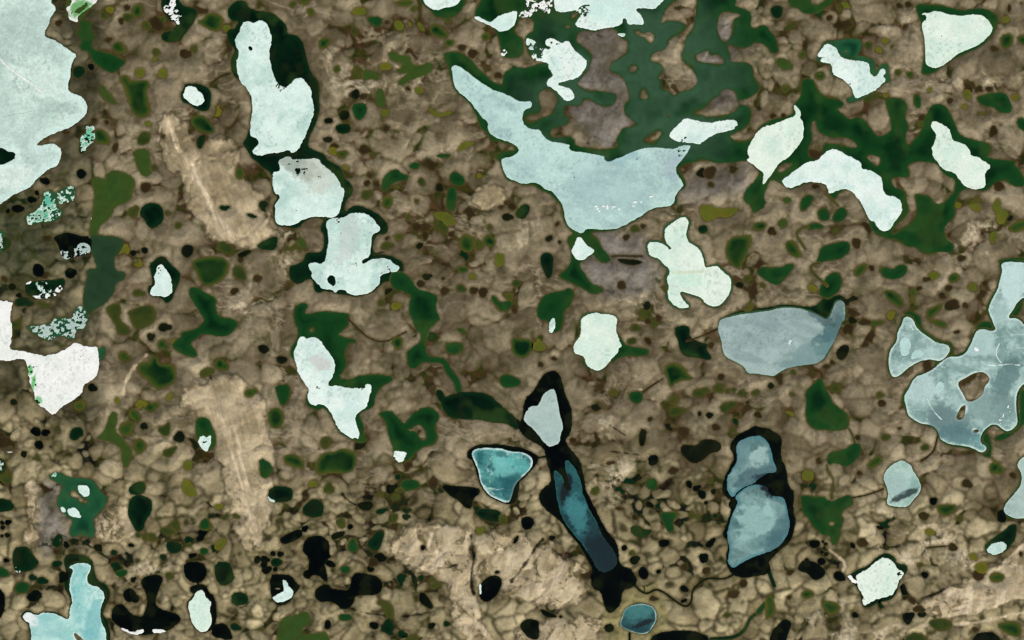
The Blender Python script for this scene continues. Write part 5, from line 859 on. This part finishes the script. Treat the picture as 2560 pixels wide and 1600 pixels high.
# an outer ring of ground that runs on to the horizon
R_ = 150000.0
rim = np.concatenate([idx[0, :], idx[1:, -1], idx[-1, -2::-1], idx[-2:0:-1, 0]])
rc = co[rim].astype(np.float64); sc = R_/np.maximum(np.abs(rc[:, 0]), np.abs(rc[:, 1]))[:, None]
near_co = np.concatenate([rc[:, :2]*1.06, np.full((len(rim), 1), 2.0)], 1).astype(np.float32)
far_co = np.concatenate([rc[:, :2]*sc, np.full((len(rim), 1), 2.0)], 1).astype(np.float32)
ni = nv+np.arange(len(rim)); fi = ni+len(rim); nxt = np.roll(np.arange(len(rim)), -1)
Q = np.concatenate([Q, np.stack([rim, rim[nxt], ni[nxt], ni], 1), np.stack([ni, ni[nxt], fi[nxt], fi], 1)])
co = np.concatenate([co, near_co, far_co]); gcol = np.concatenate([gcol, np.tile(L_(104, 92, 66), (2*len(rim), 1))])
me = bpy.data.meshes.new("terrain")
me.vertices.add(len(co)); me.vertices.foreach_set("co", co.ravel())
me.loops.add(len(Q)*4); me.loops.foreach_set("vertex_index", Q.astype(np.int32).ravel())
me.polygons.add(len(Q)); me.polygons.foreach_set("loop_start", (np.arange(len(Q))*4).astype(np.int32))
at = me.attributes.new("tone", 'FLOAT_COLOR', 'POINT')
at.data.foreach_set("color", np.concatenate([gcol, np.ones((len(gcol), 1))], 1).astype(np.float32).ravel())
me.update(calc_edges=True); me.polygons.foreach_set("use_smooth", np.ones(len(Q), bool))
me.materials.append(M_ground)
terrain = bpy.data.objects.new("terrain", me); col.objects.link(terrain); tag(terrain, kind='structure')

# ------------------------------------------------------------------ water surfaces
for k, (name, kind, w, D, label) in enumerate(WATER):
    o = iso_mesh(name, w, D-3.0, 0.26+0.012*(k % 41), water_tone(kind, k % 9), M_water)
    if o: tag(o, kind='structure')

# ------------------------------------------------------------------ ice
STYLE = {  # light, second tone, mottle strength, rim tone, rim width, veins
 'w': ((222, 243, 236), (174, 208, 200), 0.85, (230, 242, 236), 3, 0.15),
 'v': ((232, 247, 241), (196, 226, 220), 0.75, (236, 246, 240), 3, 0.15),
 'c': ((230, 243, 230), (202, 230, 216), 0.75, (238, 246, 234), 3, 0.15),
 'W': ((246, 246, 244), (222, 236, 226), 0.4, (246, 248, 246), 3, 0.1),
 'b': ((192, 224, 218), (156, 186, 188), 0.85, (194, 224, 216), 9, 0.4),
 'g': ((214, 234, 226), (182, 207, 199), 0.9, (212, 236, 230), 26, 0.4),
 'z': ((166, 186, 184), (136, 160, 160), 0.8, (150, 180, 172), 4, 0.5),
 't': ((104, 178, 174), (34, 100, 104), 1.0, (214, 240, 236), 6, 1.0),
 'p': ((184, 216, 212), (170, 204, 202), 0.6, (184, 214, 210), 2, 0.0),
 'l': ((178, 206, 198), (126, 164, 156), 0.9, (190, 214, 206), 3, 0.3),
 'u': ((54, 106, 108), (26, 70, 76), 0.9, (186, 222, 218), 3, 0.3),
 'n': ((34, 92, 98), (10, 44, 52), 1.0, (34, 96, 88), 3, 0.3),
 's': ((130, 164, 162), (78, 116, 118), 0.9, (72, 128, 136), 9, 0.2),
 'a': ((174, 202, 198), (120, 152, 148), 1.0, (202, 226, 220), 6, 1.0),
 'm': ((196, 222, 212), (92, 176, 140), 0.9, (214, 232, 222), 3, 0.3),
 'q': ((196, 234, 228), (140, 200, 198), 1.0, (214, 240, 236), 4, 0.8),
 'h': ((176, 196, 192), (150, 176, 172), 0.8, (188, 208, 200), 5, 0.3),
}
def ice_tone(style, seed, patches):
    a, b, m, r, rw, vein = STYLE[style]; a, b, r = lin(a), lin(b), lin(r)
    def f(x, y, s):
        n = fbm(x, y, 60, 500+seed, 4, 0.6); n2 = fbm(x, y, 16, 520+seed, 4, 0.6); g = fbm(x, y, 4.2, 540, 2)
        t = mix(a, b, np.clip((ss(-0.35, 0.5, n)*0.7+ss(-0.5, 0.7, n2)*0.3)*m, 0, 1))
        if style in 'baszqtgnu': t = mix(t, b*0.9, ss(0.05, 0.7, fbm(x*0.35+y*0.25+8*n2, y*1.3-x*0.45, 46, 570+seed, 4, 0.55))*0.65)
        if style == 'm': t = mix(a*1.05, b, ss(-0.25, 0.25, fbm(x, y, 9, 583, 3)+0.3*n))
        t = mix(t, b*0.62, ss(0.45, 0.7, fbm(x, y, 6, 580, 2))*ss(-0.1, 0.6, fbm(x, y, 70, 590+seed, 2)+0.2*ss(-25, 0, s))*0.45)
        v = ss(0.93, 1.0, 1-np.abs(fbm(x+15*n2, y, 50, 560+seed, 3)))
        t = mix(t, r, v*vein*0.6)
        t = mix(t, r, ss(-rw, -rw*0.2, s+0.35*rw*n2)*(0.5 if style in 'wvcWb' else 0.85))
        for (q, rx, ry, ang, colr, st) in patches:
            c = parse(q)[0]; ca, sa = math.cos(ang), math.sin(ang)
            u = (x-c[0])*ca+(y-c[1])*sa; w_ = -(x-c[0])*sa+(y-c[1])*ca
            dd = np.sqrt((u/rx)**2+(w_/ry)**2)+0.35*n2+0.15*n
            t = mix(t, lin(colr), ss(1.15, 0.7, dd)*st)
        return t*(1+(0.10 if style == 'g' else 0.045)*g)[:, None]
    return f
for k, e in enumerate(ice_fields):
    w, D = e['F']
    zf = lambda x, y, s: 0.25*np.clip(fbm(x, y, 22, 600, 3), -1, 1)
    o = iso_mesh(e['name'], w, D, 1.15+0.004*(k % 40), ice_tone(e['style'], k, PATCHES.get(e['key'], ())), M_ice, None, 1.1, zf)
    if o is None: continue
    tag(o, label=e['label'], category=e['cat'], kind='stuff' if e['name'] == 'brash_ice' else None)
    e['obj'] = o
    for (nm, key, kindp, s, r, style, lab) in ICE_PARTS:
        if key != e['key']: continue
        F2 = line_sdf(parse(s), r) if kindp == 'line' else poly_sdf(smooth(parse(s), 1))
        (i0, i1, j0, j1), D2 = F2
        D2 = D2+(0.45 if kindp == 'line' else 2.0)*NOF[j0:j1, i0:i1]
        if kindp == 'specks': D2 = np.maximum(D2, fbm(GX[j0:j1, i0:i1], GY[j0:j1, i0:i1], 6, 71, 2)*-4+2.6)
        c = parse(s)
        pt = iso_mesh(nm, F2[0], D2, 1.62+0.004*(k % 40), ice_tone(style, 3, ()), M_ice, o, 0.35, zf)
        if pt and lab: pt['label'] = lab
        if pt and kindp == 'specks': pt['kind'] = 'stuff'
o = iso_mesh('brash_ice', (0, NX, 0, NY), CRUMBS, 1.05, ice_tone('w', 77, ()), M_ice, None, 0.9)
if o: tag(o, kind='stuff', category='brash ice', label='loose white ice crumbs scattered along the ragged edges of the sheets')
print("water", len(WATER), "ice", len(ICE))
